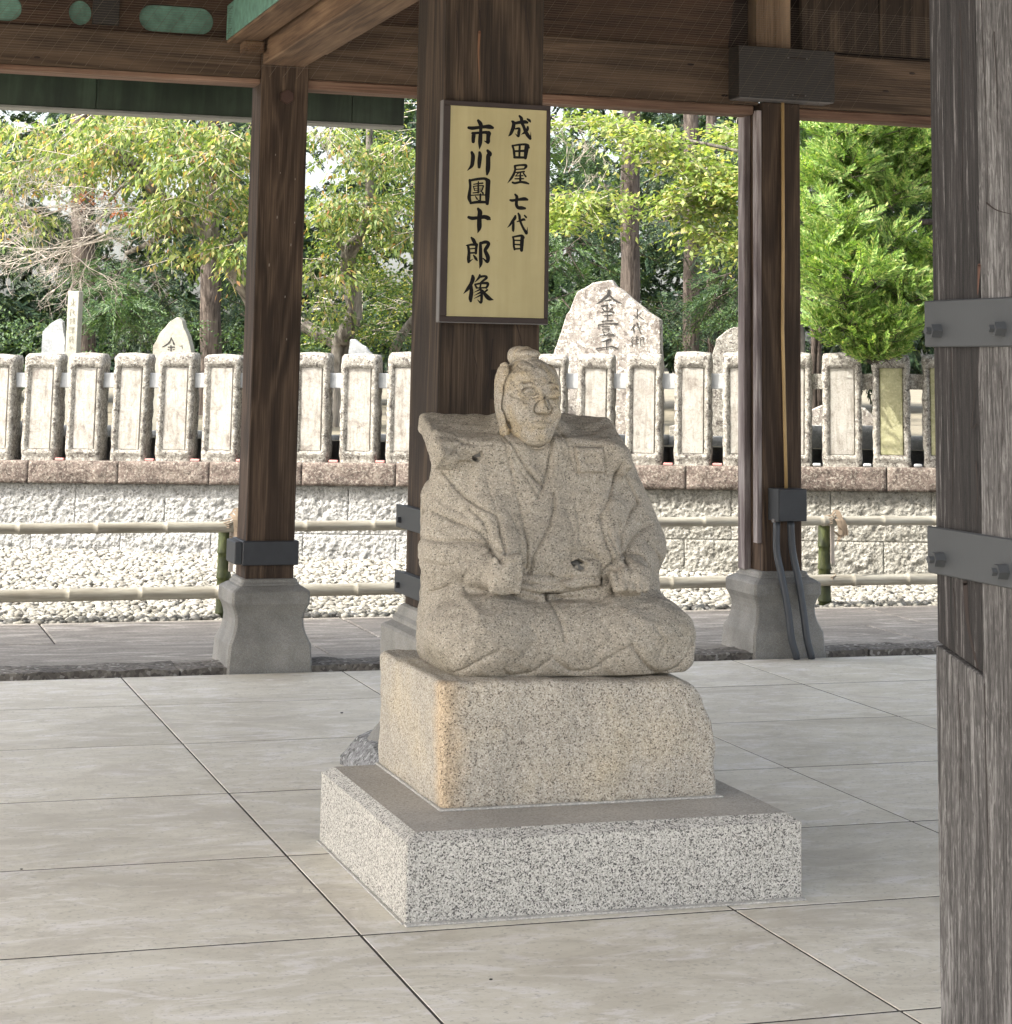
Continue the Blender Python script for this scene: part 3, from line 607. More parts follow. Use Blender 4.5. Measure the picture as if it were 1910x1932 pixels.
# pebbles, far too many to count
FA = math.radians(27); FD = np.array([math.cos(FA), -math.sin(FA), 0]); FN = np.array([math.sin(FA), math.cos(FA), 0]); FP = np.array([1.5, 17.75, 0])
def fz(s): return .0163*s
def icos():
    bm = bmesh.new(); bmesh.ops.create_icosphere(bm, subdivisions=1, radius=1); bm.verts.ensure_lookup_table()
    V = np.array([v.co[:] for v in bm.verts]); Fq = np.array([[v.index for v in f.verts] for f in bm.faces]); bm.free(); return V, Fq
def pebbles(name, n, xr, yr, z, rr, m, keep):
    V0, F0 = icos(); P = np.stack([rng.uniform(*xr, n), rng.uniform(*yr, n)], 1); P = P[keep(P)]; n = len(P)
    r = rr[0]*(rr[1]/rr[0])**rng.random(n); ax = np.stack([r*rng.uniform(.8, 1.5, n), r*rng.uniform(.7, 1.0, n), r*rng.uniform(.42, .75, n)], 1)
    V = V0[None]*ax[:, None, :]*(1+rng.normal(0, .10, (n, len(V0), 1))); a = rng.uniform(0, 6.28, n); t = rng.normal(0, .25, n)
    ca, sa, ct, st = np.cos(a)[:, None], np.sin(a)[:, None], np.cos(t)[:, None], np.sin(t)[:, None]
    x, y, zz = V[..., 0], V[..., 1], V[..., 2]; x, zz = x*ct-zz*st, x*st+zz*ct; x, y = x*ca-y*sa, x*sa+y*ca
    V = np.stack([x+P[:, 0:1], y+P[:, 1:2], zz+(z(P) if callable(z) else z)[:, None]+rng.uniform(-.004, .014, n)[:, None]], 2).reshape(-1, 3)
    Fq = (F0[None]+(np.arange(n)*len(V0))[:, None, None]).reshape(-1, 3); return np_mesh(name, V, Fq)
def inbed(P):
    s = (P[:, 0]-FP[0])*FD[0]+(P[:, 1]-FP[1])*FD[1]; t = (P[:, 0]-FP[0])*FN[0]+(P[:, 1]-FP[1])*FN[1]
    return (t < .02) & (P[:, 1] > 13.07+.02*np.sin(P[:, 0]*9)) & (P[:, 0] > .06*P[:, 1]) & (P[:, 0] < .57*P[:, 1]+.3)
gravel = tag(link('gravel', pebbles('gravel', 48000, (.8, 10), (13.05, 18.2), lambda P: .012+.022*np.clip(P[:, 1]-13.2, 0, 3)*.5, (.016, .036), M_GRAVEL, inbed), M_GRAVEL),
    'bed of pale sunlit pebbles between the paving and the retaining wall', 'gravel', kind='stuff')

# ================================================================== retaining wall and stone fence
def W3(s, t, z): return FP+FD*s+FN*t+np.array([0, 0, z])
wall = thing('retaining_wall', 'low retaining wall of pitched white granite blocks under a brown lichened coping', 'wall', tuple(W3(0, 0, 0)), -FA)
def wblock(s0, s1, z0, z1, m, nm, t0, t1, amp, f, nx=30, nz=15, bulge=.02):
    bm = bmesh.new(); off = Vector((random.uniform(0, 90), random.uniform(0, 90), 0)); G = []
    for i in range(nx+1):
        col_ = []
        for k in range(nz+1):
            u, w = i/nx, k/nz; e = min(1, 6*min(u, 1-u, (w if nz > 6 else w*1.6), (1-w)))
            s, z = s0+(s1-s0)*u, z0+(z1-z0)*w; p = Vector((s, 0, z))*f+off
            h = mnoise.noise(p)*.6+mnoise.noise(p*2.3)*.35+mnoise.noise(p*5.1)*.22
            col_.append(bm.verts.new((s, t0-(bulge*e+amp*h*(.3+.7*e)), z+fz(s))))
        G.append(col_)
    for i in range(nx):
        for k in range(nz): bm.faces.new((G[i][k], G[i+1][k], G[i+1][k+1], G[i][k+1]))
    bd = [bm.verts.new((s, t1, z+fz(s))) for s, z in ((s0, z0), (s1, z0), (s1, z1), (s0, z1))]
    bt = [G[i][nz] for i in range(nx+1)]; bm.faces.new([bd[3], *bt, bd[2]][::-1]); bb = [G[i][0] for i in range(nx+1)]; bm.faces.new([bd[0], *bb, bd[1]])
    bm.faces.new([*G[0], bd[3], bd[0]]); bm.faces.new([*G[nx][::-1], bd[1], bd[2]])
    bmesh.ops.recalc_face_normals(bm, faces=bm.faces[:])
    return from_bm(nm, bm, m, wall, smooth=True)
for k in range(-3, 13):
    s0 = .6+.7585*k; j = random.uniform(-.004, .004)
    wblock(s0+.0015, s0+.757, .195, .576, M_WALLW if k < 6 else M_WALLY, 'stone_block', .05, .30, .030, 24, 50, 25, .006)
    s0 -= .36; wblock(s0+.0015, s0+.757, -.20, .193, M_WALLY if k > 4 else M_WALLW, 'stone_block', .035, .30, .030, 24, 50, 25, .006)
    s0 = .209+.765*k; wblock(s0+.0035, s0+.7615, .578, .757, M_COPING, 'coping_stone', -.02, .34, .022, 14, 30, 8, .012)
def smooth_joint(): pass
fence = thing('stone_fence', 'row of upright inscribed-panel stone fence posts on the retaining wall, joined by a pale rail', 'fence', tuple(W3(0, 0, 0)), -FA)
def fpost(s0, seed):
    """one upright: rough pitched border round a sunk smooth panel; chamfered top"""
    w, d, h = .292, .20, .865; nx, nz = 16, 44; bm = bmesh.new(); off = Vector((seed*7.3, seed*3.1, 0)); z0 = .757
    w *= random.uniform(.96, 1.04); dh = random.uniform(-.012, .012); G = []
    for i in range(nx+1):
        c = []
        for k in range(nz+1):
            u, v = i/nx, k/nz; s, z = (u-.5)*w, v*(h+dh); ed = min(u, 1-u)*w; q = Vector((s, 0, z))*16+off
            n = mnoise.noise(q)*.6+mnoise.noise(q*2.4)*.4+mnoise.noise(q*5.5)*.25
            fr = min(ed/.045, 1); py = -.5*0; zt = max(0, v-.955)/.045
            inp = (ed > .052) and (.085 < z < h-.105); y = .010*n if not inp else .034
            if not inp: y += (.020*(1-min(1, ed/.03))**2)+.05*zt**2 + (.012 if z < .05 else 0)
            s2 = s*(1-.10*zt*zt)+.006*mnoise.noise(Vector((7, 0, z*14))+off)*(1 if u < .5 else -1)*(1-fr)*1.6
            c.append(bm.verts.new((s2, y, z)))
        G.append(c)
    for i in range(nx):
        for k in range(nz): bm.faces.new((G[i][k], G[i+1][k], G[i+1][k+1], G[i][k+1]))
    bk = [[bm.verts.new((G[i][k].co.x*1.0, d-.01+.008*mnoise.noise(Vector((i, k*.6, 3))+off), G[i][k].co.z-.0)) for k in range(nz+1)] for i in (0, nx)]
    for (g, b, fl_) in ((G[0], bk[0], 1), (G[nx], bk[1], 0)):
        for k in range(nz): bm.faces.new((g[k], g[k+1], b[k+1], b[k]) if fl_ else (g[k], b[k], b[k+1], g[k+1]))
    tm = bm.verts.new((0, d*.5, h+dh+.010)); tp = [G[i][nz] for i in range(nx+1)]
    for i in range(nx): bm.faces.new((tp[i], tp[i+1], tm))
    bm.faces.new((tp[nx], bk[1][nz], tm)); bm.faces.new((bk[1][nz], bk[0][nz], tm)); bm.faces.new((bk[0][nz], tp[0], tm))
    bm.faces.new([bk[0][0], bk[1][0], bk[1][nz], bk[0][nz]][::-1]); bmesh.ops.recalc_face_normals(bm, faces=bm.faces[:])
    loc = (s0+w/2, .03, z0+fz(s0)); o = from_bm('fence_post', bm, M_FPOST, fence, loc, True)
    o.rotation_euler = (random.uniform(-.006, .006), random.uniform(-.008, .008), random.uniform(-.03, .03))
    a = box('inset_panel', (-w/2+.056, .021, .092), (w/2-.056, .045, h-.112), M_FPANELG if s0 > 6.9 else M_FPANEL, o, .006)
    return o
for k in range(-3, 23): fpost(.113+.3822*k, k+5)
for k in range(-3, 23):
    s0 = .113+.3822*k+.296
    box('rail', (s0-.02, .085, 1.345+fz(s0)), (s0+.115, .165, 1.465+fz(s0)), M_RAILSTONE if k < 16 else M_FPOST, fence, .005)
    if 0 <= k < 15 and k != 1: box('pink_strip', (s0+.006, .03, .760+fz(s0)), (s0+.078, .06, .778+fz(s0)), M_PINK, fence, .003)
    elif k >= 15: box('pale_strip', (s0+.01, -.0, .760+fz(s0)), (s0+.074, .05, .785+fz(s0)), M_RAILSTONE, fence, .008)
for k in range(-2, 10): wblock(-.9+.9*k, -.012+.9*k, .66, 1.0+random.uniform(-.05, .06), M_STELEG, 'rear_kerb_stone', .42, .62, .02, 9, 20, 8, .015)
d_ = _ray(1208, 706); q_ = EYE+d_*(((FP+FN*.048-EYE)@FN)/(d_@FN)); s_ = float((q_-FP)@FD)
bm = bmesh.new(); bm.faces.new([bm.verts.new((s_+a, .0485, q_[2]+b)) for a, b in ((-.030, .004), (-.006, -.026), (.028, -.006), (.008, .026))]); from_bm('dark_stain', bm, M_CARVE, fence)
terr = struct(link('terrace', None))
bm = bmesh.new(); vs = [bm.verts.new(p) for p in [tuple(W3(-40, .22, .70)), tuple(W3(40, .22, .80+.4)), tuple(W3(60, 120, 1.5)), tuple(W3(-60, 120, 1.0))]]; bm.faces.new(vs)
from_bm('terrace_soil', bm, M_GROUND, terr)

# ================================================================== monuments behind the fence
STX = {'big':[[[4821,2230,28],[4813,2199,29],[4765,2155,18],[4714,2121,5]],[[4827,2196,11],[4867,2157,19],[4930,2127,5]],[[4790,2149,9],[4836,2158,15]],[[4759,2104,14],[4811,2114,11]],[[4833,2117,12],[4853,2117,7]],[[4762,2088,9],[4777,2071,14]],[[4851,2089,12],[4828,2069,7]],[[4805,2108,8],[4803,2058,9]],[[4751,2050,8],[4811,2061,11],[4865,2053,11]],[[4777,2025,8],[4845,2032,11]],[[4810,2041,8],[4807,1990,9]],[[4761,1976,8],[4852,1987,10]],[[4735,1946,10],[4812,1958,9],[4892,1958,17]],[[4734,1944,10],[4731,1913,5]],[[4764,1930,8],[4829,1933,8]],[[4770,1910,8],[4824,1915,8]],[[4770,1908,7],[4776,1883,7]],[[4828,1915,7],[4821,1887,7]],[[4776,1883,7],[4823,1888,7]],[[4779,1875,7],[4787,1864,7]],[[4820,1877,7],[4810,1864,7]],[[4751,1853,8],[4807,1860,9],[4861,1865,16]],[[4839,1828,19],[4802,1814,17],[4751,1802,5]],[[4717,1745,11],[4808,1761,8],[4854,1765,14],[4902,1751,7]],[[4805,1808,9],[4806,1741,9]]],'small':[[[5061,2081,11],[5062,2053,8]],[[5061,2053,8],[5061,2002,8]],[[5030,2030,6],[5053,2019,5],[5027,1991,3]],[[5089,2053,7],[5072,2030,3]],[[5069,2030,6],[5115,1995,7]],[[5040,1949,11],[5008,1901,5]],[[5032,1923,9],[5034,1884,7]],[[5056,1921,6],[5093,1938,7]],[[5061,1966,8],[5076,1918,6],[5093,1877,5]],[[5025,1851,7],[5009,1828,3]],[[5028,1834,7],[5012,1806,3]],[[5018,1817,7],[5020,1772,6]],[[5045,1845,6],[5074,1851,6]],[[5058,1862,6],[5057,1801,6]],[[5040,1823,6],[5077,1829,6]],[[5088,1840,6],[5113,1846,6],[5113,1802,6]],[[5091,1840,6],[5091,1773,6]],[[5043,1789,6],[5080,1798,6]]],'left':[[[1112,1778,11],[1096,1739,12],[1056,1709,10],[1029,1698,2]],[[1115,1775,5],[1137,1726,16]],[[1086,1699,9],[1144,1701,8]],[[1112,1710,11],[1114,1668,11]],[[1087,1681,7],[1095,1679,8]],[[1134,1679,8],[1142,1682,7]],[[1187,1709,4],[1212,1712,4]],[[1210,1709,4],[1213,1688,4]]],'pil':[[[180,2104,5],[184,2037,5]],[[162,2072,4],[173,2055,4],[160,2037,2]],[[202,2079,5],[186,2065,3]],[[184,2065,4],[204,2034,4]],[[166,2011,5],[155,1981,3]],[[160,1988,5],[162,1953,5]],[[177,1985,4],[202,1992,4]],[[183,2009,4],[192,1974,4],[208,1957,4]],[[168,1932,4],[167,1883,4]],[[158,1921,4],[176,1925,4]],[[183,1932,4],[205,1934,4]],[[186,1918,4],[202,1920,4]],[[185,1904,4],[207,1908,4]],[[191,1887,4],[207,1890,4]],[[196,1936,4],[196,1894,4]],[[161,1855,4],[209,1859,4]],[[163,1855,4],[156,1806,3]],[[173,1841,4],[202,1845,4]],[[183,1852,4],[183,1824,4]],[[195,1852,4],[196,1824,4]],[[171,1813,4],[207,1817,4]],[[189,1824,4],[186,1799,4]],[[168,1781,4],[168,1726,4]],[[158,1764,4],[177,1768,4]],[[168,1760,4],[158,1729,2]],[[194,1789,4],[193,1726,4]],[[183,1778,4],[187,1771,4]],[[181,1747,4],[203,1754,4]],[[176,1698,4],[175,1659,4]],[[168,1684,4],[184,1687,4]],[[195,1688,4],[204,1667,4]]]}
def slabstone(name, outline, t, th, m, label, cat='monument', lean=0, back=.85, zb=.75, amp=.008):
    """a standing stone: its outline at real size, a rough thick body that narrows to the back"""
    s_m = sum(p[0] for p in outline)/len(outline); root = thing(name, label, cat, tuple(W3(s_m, t, zb)), -FA); bm = bmesh.new()
    O = [(s-s_m, z-zb) for s, z in outline]; cz = sum(p[1] for p in O)/len(O)
    P = []
    for i, (a, b) in enumerate(zip(O, O[1:]+O[:1])):
        n = max(1, int(math.hypot(a[0]-b[0], a[1]-b[1])/.035))
        for k in range(n):
            u = k/n; q = Vector((a[0]+(b[0]-a[0])*u, 0, a[1]+(b[1]-a[1])*u)); q += mnoise.noise_vector(q*13+Vector((s_m, 0, 0)))*amp*(1 if q.z > .1 else 0); P.append((q.x, q.z))
    rings = [(.0, .975), (.022, 1.0), (th*.6, 1.0), (th, back)]; R_ = []
    for y, k in rings: R_.append([bm.verts.new((x*k, y+(.012*mnoise.noise(Vector((x*9, y*9, z*9))) if y > .01 else 0), cz+(z-cz)*k)) for x, z in P])
    for r0, r1 in zip(R_, R_[1:]):
        for i in range(len(P)): bm.faces.new((r0[i], r0[(i+1) % len(P)], r1[(i+1) % len(P)], r1[i]))
    bm.faces.new(R_[0]); bm.faces.new(R_[-1][::-1]); bmesh.ops.recalc_face_normals(bm, faces=bm.faces[:])
    from_bm('stone_body', bm, m, root); return root, s_m, zb
def inscribe(root, s_m, zb, key, m, name='shaded_inscription'):
    bm = brush(STX[key], lambda x, z, k: (x/1000-s_m, -.002-.0003*k, z/1000-zb)); from_bm(name, bm, m, root)  # flat strokes on the face, their dark colour stands for groove shade
r_ = slabstone('engraved_monument', [(4.30, .75), (4.33, 1.60), (4.359, 1.734), (4.392, 1.819), (4.43, 1.943), (4.458, 2.034), (4.486, 2.062), (4.547, 2.221), (4.615, 2.256), (4.683, 2.301), (4.74, 2.313), (4.809, 2.325), (4.851, 2.323), (4.883, 2.27), (4.946, 2.231), (5.003, 2.181), (5.077, 2.126), (5.157, 2.059), (5.242, 2.01), (5.259, 1.999), (5.266, 1.754), (5.275, 1.60), (5.28, .75)], 1.2, .34, M_STELE,
    'tall peaked lichen-spotted monument with large carved characters behind the stone fence'); inscribe(*r_, 'big', M_CARVE); inscribe(*r_, 'small', M_CARVE)
r_ = slabstone('small_monument', [(.93, .75), (.946, 1.637), (.949, 1.702), (.974, 1.76), (1.012, 1.834), (1.049, 1.869), (1.088, 1.914), (1.15, 1.951), (1.177, 1.952), (1.2, 1.928), (1.219, 1.866), (1.258, 1.788), (1.283, 1.708), (1.295, 1.669), (1.31, .75)], .8, .16, M_STELEY,
    'cream pointed monument with one carved character showing above the left fence posts'); STX['left2'] = STX['left'][6:]; STX['left'] = STX['left'][:6]; inscribe(*r_, 'left', M_CARVE); inscribe(*r_, 'left2', M_CARVE)
r_ = slabstone('slate_monument', [(-.14, .75), (-.126, 1.635), (-.126, 1.817), (-.057, 1.896), (.019, 1.929), (.054, 1.905), (.07, 1.806), (.089, 1.736), (.11, .75)], 1.0, .10, M_STELEG,
    'plain grey slate monument beside the square stone pillar at far left')
r_ = slabstone('slate_tip', [(2.60, .75), (2.62, 1.66), (2.626, 1.791), (2.663, 1.792), (2.767, 1.726), (2.84, 1.65), (2.86, .75)], 1.0, .08, M_STELEG,
    'grey slate tip just visible above the fence between the wooden posts')
r_ = slabstone('rounded_monument', [(5.68, .75), (5.69, 1.60), (5.714, 1.75), (5.744, 1.836), (5.822, 1.915), (5.983, 1.952), (6.125, 1.907), (6.254, 1.758), (6.28, .75)], .9, .3, M_FPOST,
    'round-topped lichened monument behind the fence, half hidden by the right post', amp=.015)
sp = thing('square_pillar', 'slender square stone pillar with faint inscription rising behind the left fence', 'pillar', tuple(W3(.183, .9, .75)), -FA)
box('pillar_shaft', (-.052, 0, 0), (.050, .105, 1.42), M_STELEY, sp, .006)
bm = brush(STX['pil'], lambda x, z, k: (x/1000-.183, -.0015-.0002*k, z/1000-.75)); from_bm('shaded_inscription', bm, M_CARVEF, sp)
slabstone('low_wall_stone', [(6.45, .75), (6.46, 1.25), (6.62, 1.33), (6.95, 1.30), (7.05, 1.2), (7.1, .75)], .9, .3, M_STELE, 'low reddish stone seen through the gaps of the right fence posts')
slabstone('low_wall_stone', [(5.35, .75), (5.36, 1.12), (5.6, 1.18), (5.68, 1.1), (5.7, .75)], .9, .25, M_FPOST, 'low mottled stone behind the fence gap right of the tall monument')
slabstone('low_wall_stone', [(3.95, .75), (3.96, 1.55), (4.1, 1.62), (4.24, 1.6), (4.26, .75)], .9, .25, M_STELEG, 'low grey stone hidden behind the statue head, seen through the fence')

# ================================================================== bamboo barrier
bf = thing('bamboo_rail_fence', 'low barrier of two bleached bamboo rails on mossy bamboo stakes along the gravel edge', 'fence', (0, 13.1, 0))
def bamboo(a, b, r, nodes, m, name, parent, n=14, taper=.94):
    a, b = Vector(a), Vector(b); L = (b-a).length; pts, rs = [], []
    ts = sorted(set([0, 1]+[min(1, max(0, (q+e)/L)) for q in nodes for e in (-.035, -.008, -.003, .004, .03)]))
    for t in ts:
        w = min([abs(t*L-q) for q in nodes]+[9]); sag = Vector((0, 0, -.012*math.sin(math.pi*t*2)))
        pts.append(a.lerp(b, t)+sag); rs.append(r*(1+(taper-1)*t)*(1.13 if w < .006 else (.955 if w < .012 else 1)))
    return from_bm(name, tube_bm(pts, rs, n), m, parent, smooth=True)
for zz, r, k0 in ((.590, .034, .18), (.196, .040, .0)):
    nd = [k0+.44*i+random.uniform(-.05, .05) for i in range(26)]
    bamboo((-2, 0, zz), (9.5, 0, zz-.02), r, nd, M_BAMBOO, 'bamboo_rail', bf)
for X, top in ((1.50*13.1/13.1+.98, .63), (6.615, .60)):
    bamboo((X, .085, -.1), (X, .085, top-.03), .042, [.16, .36, .50, .66], M_BAMG, 'bamboo_stake', bf, taper=1.0)
    box('lath', (X+.018, .02, .30), (X+.045, .036, top-.02), M_TWIG, bf, .002)
    for zt in (.59, .20):
        bm = None
        for q in range(4):
            pts = [(X+.052*math.cos(a), .04+.075*math.sin(a), zt+.012*(q-1.5)+.012*math.cos(a)) for a in np.linspace(0, 2*math.pi, 13)]; bm = tube_bm(pts, .0038, 5, bm)
        from_bm('rope_tie', bm, M_DRYLEAF, bf)
    bm = bmesh.new()
    for k in range(5):
        x0, z0 = X+random.uniform(-.02, .03), top+.02; P = [(x0, .03-.04, z0), (x0+.03, -.02, z0+.04-.02*k), (x0+.055, -.045, z0-.03), (x0+.04+.01*k, -.05, z0-.13), (x0+.02, -.05, z0-.19+.03*k)]
        c = catmull(P, 3); wd = [.004, .012, .016, .014, .008, .002]
        prev = None
        for i, p in enumerate(c):
            w = .014*math.sin(math.pi*(i+.3)/(len(c)))+.001; a, b = bm.verts.new((p[0]-w, p[1], p[2])), bm.verts.new((p[0]+w, p[1]-.008, p[2]+.003))
            if prev: bm.faces.new((prev[0], prev[1], b, a))
            prev = (a, b)
    from_bm('dry_leaf_tuft', bm, M_DRYLEAF, bf)

# ================================================================== timber posts of the pavilion
def post_base(prof, parent, m=M_BASE, name='stone_base', bev=.012):
    bm = bmesh.new(); prev = None
    P = catmull([(a, b, 0) for a, b in prof], 1) if False else prof
    for h, z in P:
        b = bev; R_ = [(-h+b, -h), (h-b, -h), (h, -h+b), (h, h-b), (h-b, h), (-h+b, h), (-h, h-b), (-h, -h+b)]
        r = [bm.verts.new((x, y, z)) for x, y in R_]
        if prev:
            for k in range(8): bm.faces.new((prev[k], prev[(k+1) % 8], r[(k+1) % 8], r[k]))
        else: bm.faces.new(r[::-1])
        prev = r
    bm.faces.new(prev); return from_bm(name, bm, m, parent)
PROF = [(.228, -.02), (.222, .06), (.217, .135), (.214, .143), (.203, .165), (.191, .195), (.183, .23), (.181, .262), (.184, .285), (.192, .312), (.202, .332), (.207, .342), (.207, .400), (.200, .410), (.172, .428), (.160, .432), (.158, .440), (.150, .448), (.148, .462), (.139, .466)]
def shaft(lo, hi, m, parent, name='shaft', split=None):
    bm = box_bm(lo, hi, .006); return from_bm(name, bm, m, parent)
def bolt(p, r, parent, m, ax='y', h=.012, name='bolt'):
    bm = bmesh.new(); M = Matrix.Translation(p) @ (Matrix.Rotation(math.pi/2, 4, 'X') if ax == 'y' else Matrix.Rotation(-math.pi/2, 4, 'Y'))
    bmesh.ops.create_cone(bm, segments=6, radius1=r, radius2=r*.92, depth=h, cap_ends=True, matrix=M)
    return from_bm(name, bm, m, parent)
# left post
LP = thing('wooden_post', 'brown timber post with black iron band on carved stone base, left of the signboard', 'post', (2.325, 11.2, 0), 0, 'posts along the back of the pavilion')
shaft((-.130, -.128, .46), (.130, .128, 3.70), M_W, LP); post_base(PROF, LP)
bd = from_bm('iron_band', box_bm((-.150, -.150, .535), (.150, .148, .660), .004), M_IRONB, LP)
for yy in (-.10, .02): bolt((-.156, yy, .585), .016, bd, M_IRONB, 'x')
box('iron_flange', (-.190, -.140, .540), (-.150, .10, .655), M_IRON, bd, .004)
bolt((.012, -.133, 3.02), .042, LP, simple('rusty_bolt_head', (.05, .025, .018), .7), 'y', .02, 'peg_head')
bm = bmesh.new()                      # pale flecks knocked out of the face
for px_, py_ in ((520, 292), (529, 326), (557, 338), (523, 410), (556, 420), (549, 462), (508, 500), (538, 560), (541, 640)):
    p = atY(px_, py_, 11.068); s_ = random.uniform(.35, .7); bm.faces.new([bm.verts.new((p[0]-2.325+a*s_, -.1325, p[2]+b*s_)) for a, b in ((-.004, -.012), (.003, -.010), (.005, .006), (.0, .016), (-.004, .008))])
from_bm('pale_flecks', bm, simple('dull_fleck', (.20, .17, .14)), LP)['kind'] = 'stuff'
# right post
RP = thing('wooden_post', 'slim brown timber post with ochre conduit on carved stone base, right of the statue', 'post', (5.290, 11.2, 0), 0, 'posts along the back of the pavilion')
shaft((-.118, -.125, .46), (.125, .125, 3.15), M_W, RP); post_base(PROF, RP)
box('batten', (-.150, -.115, .62), (-.118, -.060, 3.10), M_WGREY, RP, .003); box('edge_board', (-.162, .035, .46), (-.119, .125, 3.10), M_WGREY, RP, .004)
box('strut', (-.135, -.075, 3.48), (.09, .10, 3.95), M_WZL, RP, .004)
# big middle post
CP = thing('wooden_post', 'thick dark timber post carrying the yellow signboard, standing behind the statue', 'post', (2.497, 8.055, 0), 0)
shaft((-.208, -.205, .60), (.205, .205, 3.70), M_WD, CP)
CPROF = [(.335, .0), (.33, .10), (.30, .16), (.262, .22), (.248, .28), (.258, .33), (.280, .37), (.286, .40), (.286, .560), (.278, .570), (.250, .585), (.248, .60), (.236, .612), (.225, .645), (.214, .652)]
post_base(CPROF, CP)
for z0, z1_ in ((.690, .775), (.945, 1.035)):
    b_ = from_bm('iron_strap', box_bm((-.222, -.222, z0), (.219, .219, z1_), .003), M_IRONB, CP)
    box('strap_plate', (-.236, -.235, z0), (-.222, .270, z1_), M_IRON, b_, .002)
    bolt((-.243, .20, z0+.032), .013, b_, M_IRONB, 'x', .016)
rk = from_bm('foundation_rock', rough_slab(14, 14, (-.40, -.42, -.02), (.36, .44, .10), .035, 4.5), M_ROCK, None, (2.497, 8.055, 0)); bmv = rk.data
for v in bmv.vertices:
    if v.co.z > .05: v.co.x *= .86; v.co.y *= .88; v.co.z += .05*max(0, 1-abs(v.co.x+.12)/.3)
tag(rk, 'rough grey foundation rock behind the left of the plinth, under the thick post', 'rock')

M_RUSTW = wood('rusty_split', (.06, .026, .014), (.13, .06, .032), (.22, .12, .065)); M_WDD = wood('darker_timber', (.006, .004, .003), (.022, .014, .010), (.06, .04, .028))
# near weathered pillar at the right edge
NP = thing('weathered_pillar', 'large silver-grey weathered timber pillar at the right edge with two grey iron straps', 'pillar', (1.70, 2.52, 0))
NPX, NPY = .44, .48
def atX(x, y, X): d = _ray(x, y); return EYE + d*(X/d[0])
def yz(px_, py_): p = atX(px_, py_, 1.70); return p[1]-2.52, p[2]
ys = [yz(1853, 0)[0], yz(1849, 560)[0], yz(1846, 990)[0]]
def prism(pts, x0, x1, m, name, parent, bev=.003):
    bm = bmesh.new(); a = [bm.verts.new((x0, y, z)) for y, z in pts]; b = [bm.verts.new((x1, y, z)) for y, z in pts]; n = len(pts)
    bm.faces.new(a); bm.faces.new(b[::-1])
    for i in range(n): bm.faces.new((a[i], b[i], b[(i+1) % n], a[(i+1) % n]))
    bmesh.ops.recalc_face_normals(bm, faces=bm.faces[:])
    if bev: bmesh.ops.bevel(bm, geom=[e for e in bm.edges], offset=bev, segments=1, affect='EDGES')
    return from_bm(name, bm, m, parent)
box('core', (.02, .012, .60), (NPX, NPY-.012, 3.7), M_CRACKW, NP, .004)
# far strip (dark), its lower end cut on a slant; then the repaired foot and the paler near half
p0 = yz(1790, 1216); p1 = yz(1858, 1272); seamT = yz(1843, 0)[0]; seamM = yz(1850, 640)[0]; seamB = yz(1857, 1262)[0]
def yy_(x, y): return yz(x, y)[0]
zc = lambda y: yz(1850, y)[1]
prism([(NPY, 3.7), (NPY, p0[1]), (seamB+.004, p1[1]), (seamM+.004, zc(760)), (yy_(1846, 400)+.003, zc(400)), (yy_(1850, 395)+.003, zc(380)), (seamT+.004, 3.7)], 0, .06, M_PILLARD, 'old_timber_strip', NP)
prism([(0, 3.7), (seamT-.002, 3.7), (yy_(1850, 395), zc(385)), (yy_(1846, 405)-.005, zc(410)), (seamM-.008, zc(560)), (seamM-.001, zc(700)), (seamB-.001, p1[1]-.004), (NPY, p0[1]-.005), (NPY, .60), (0, .60)], -.003, .06, M_PILLAR, 'repaired_timber', NP, .002)
box('back_timber', (.0605, .0, .60), (NPX-.001, NPY, 3.7), M_PILLAR, NP, .004)
post_base([(.33, -.02), (.33, .1), (.27, .3), (.3, .42), (.3, .55), (.26, .59), (.25, .605)], NP).location = (.22, .24, 0)
for (ya, yb, nm) in ((568, 655, 0), (992, 1080, 1)):
    zt = yz(1751 if not nm else 1759, ya)[1]; zb = yz(1752 if not nm else 1760, yb)[1]
    s_ = box('iron_strap', (-.009, -.03, zb), (-.0035, NPY+.012, zt), M_IRON, NP, .002)
    box('strap_return', (-.0032, NPY+.003, zb+.001), (NPX+.01, NPY+.009, zt-.001), M_IRON, s_, .001)
    box('strap_return', (-.004, -.010, zb+.001), (NPX+.01, -.003, zt-.001), M_IRON, s_, .001)
    for px_, py_ in (((1782, 622), (1902, 618)), ((1788, 1053), (1908, 1076)))[nm]:
        q = yz(px_, py_); b_ = bolt((-.016, q[0], q[1]-.002), .0125, s_, M_IRON, 'x', .020, 'hex_bolt'); b2 = bolt((-.028, q[0], q[1]-.002), .0065, s_, M_IRON, 'x', .012, 'bolt_end')

def dark_line(pts, w, to3, m, parent, name='crack'):
    bm = brush([[(x, y, w*k) for (x, y), k in zip(pts, np.linspace(1, .3, len(pts)))]], lambda a, b, k: to3(a, b)); return from_bm(name, bm, m, parent)
def toP(a, b): y, z = yz(a, b); return (-.0036, y, z)
for pts, w in (([(1866, 383), (1884, 396), (1912, 404)], 3.5), ([(1856, 0), (1860, 120), (1866, 240), (1868, 385)], 1.6), ([(1852, 500), (1849, 555)], 6), ([(1847, 800), (1838, 806), (1842, 760), (1849, 690)], 2), ([(1846, 870), (1849, 930), (1845, 990)], 2.2), ([(1862, 1290), (1866, 1500), (1872, 1700), (1880, 1932)], 1.6), ([(1893, 700), (1897, 800), (1890, 930)], 1.5), ([(1812, 1300), (1818, 1420), (1814, 1520)], 1.4), ([(1880, 60), (1886, 200), (1884, 330)], 1.8)):
    dark_line(pts, w, toP, M_CRACKW if w == 6 else M_BLACK, NP)
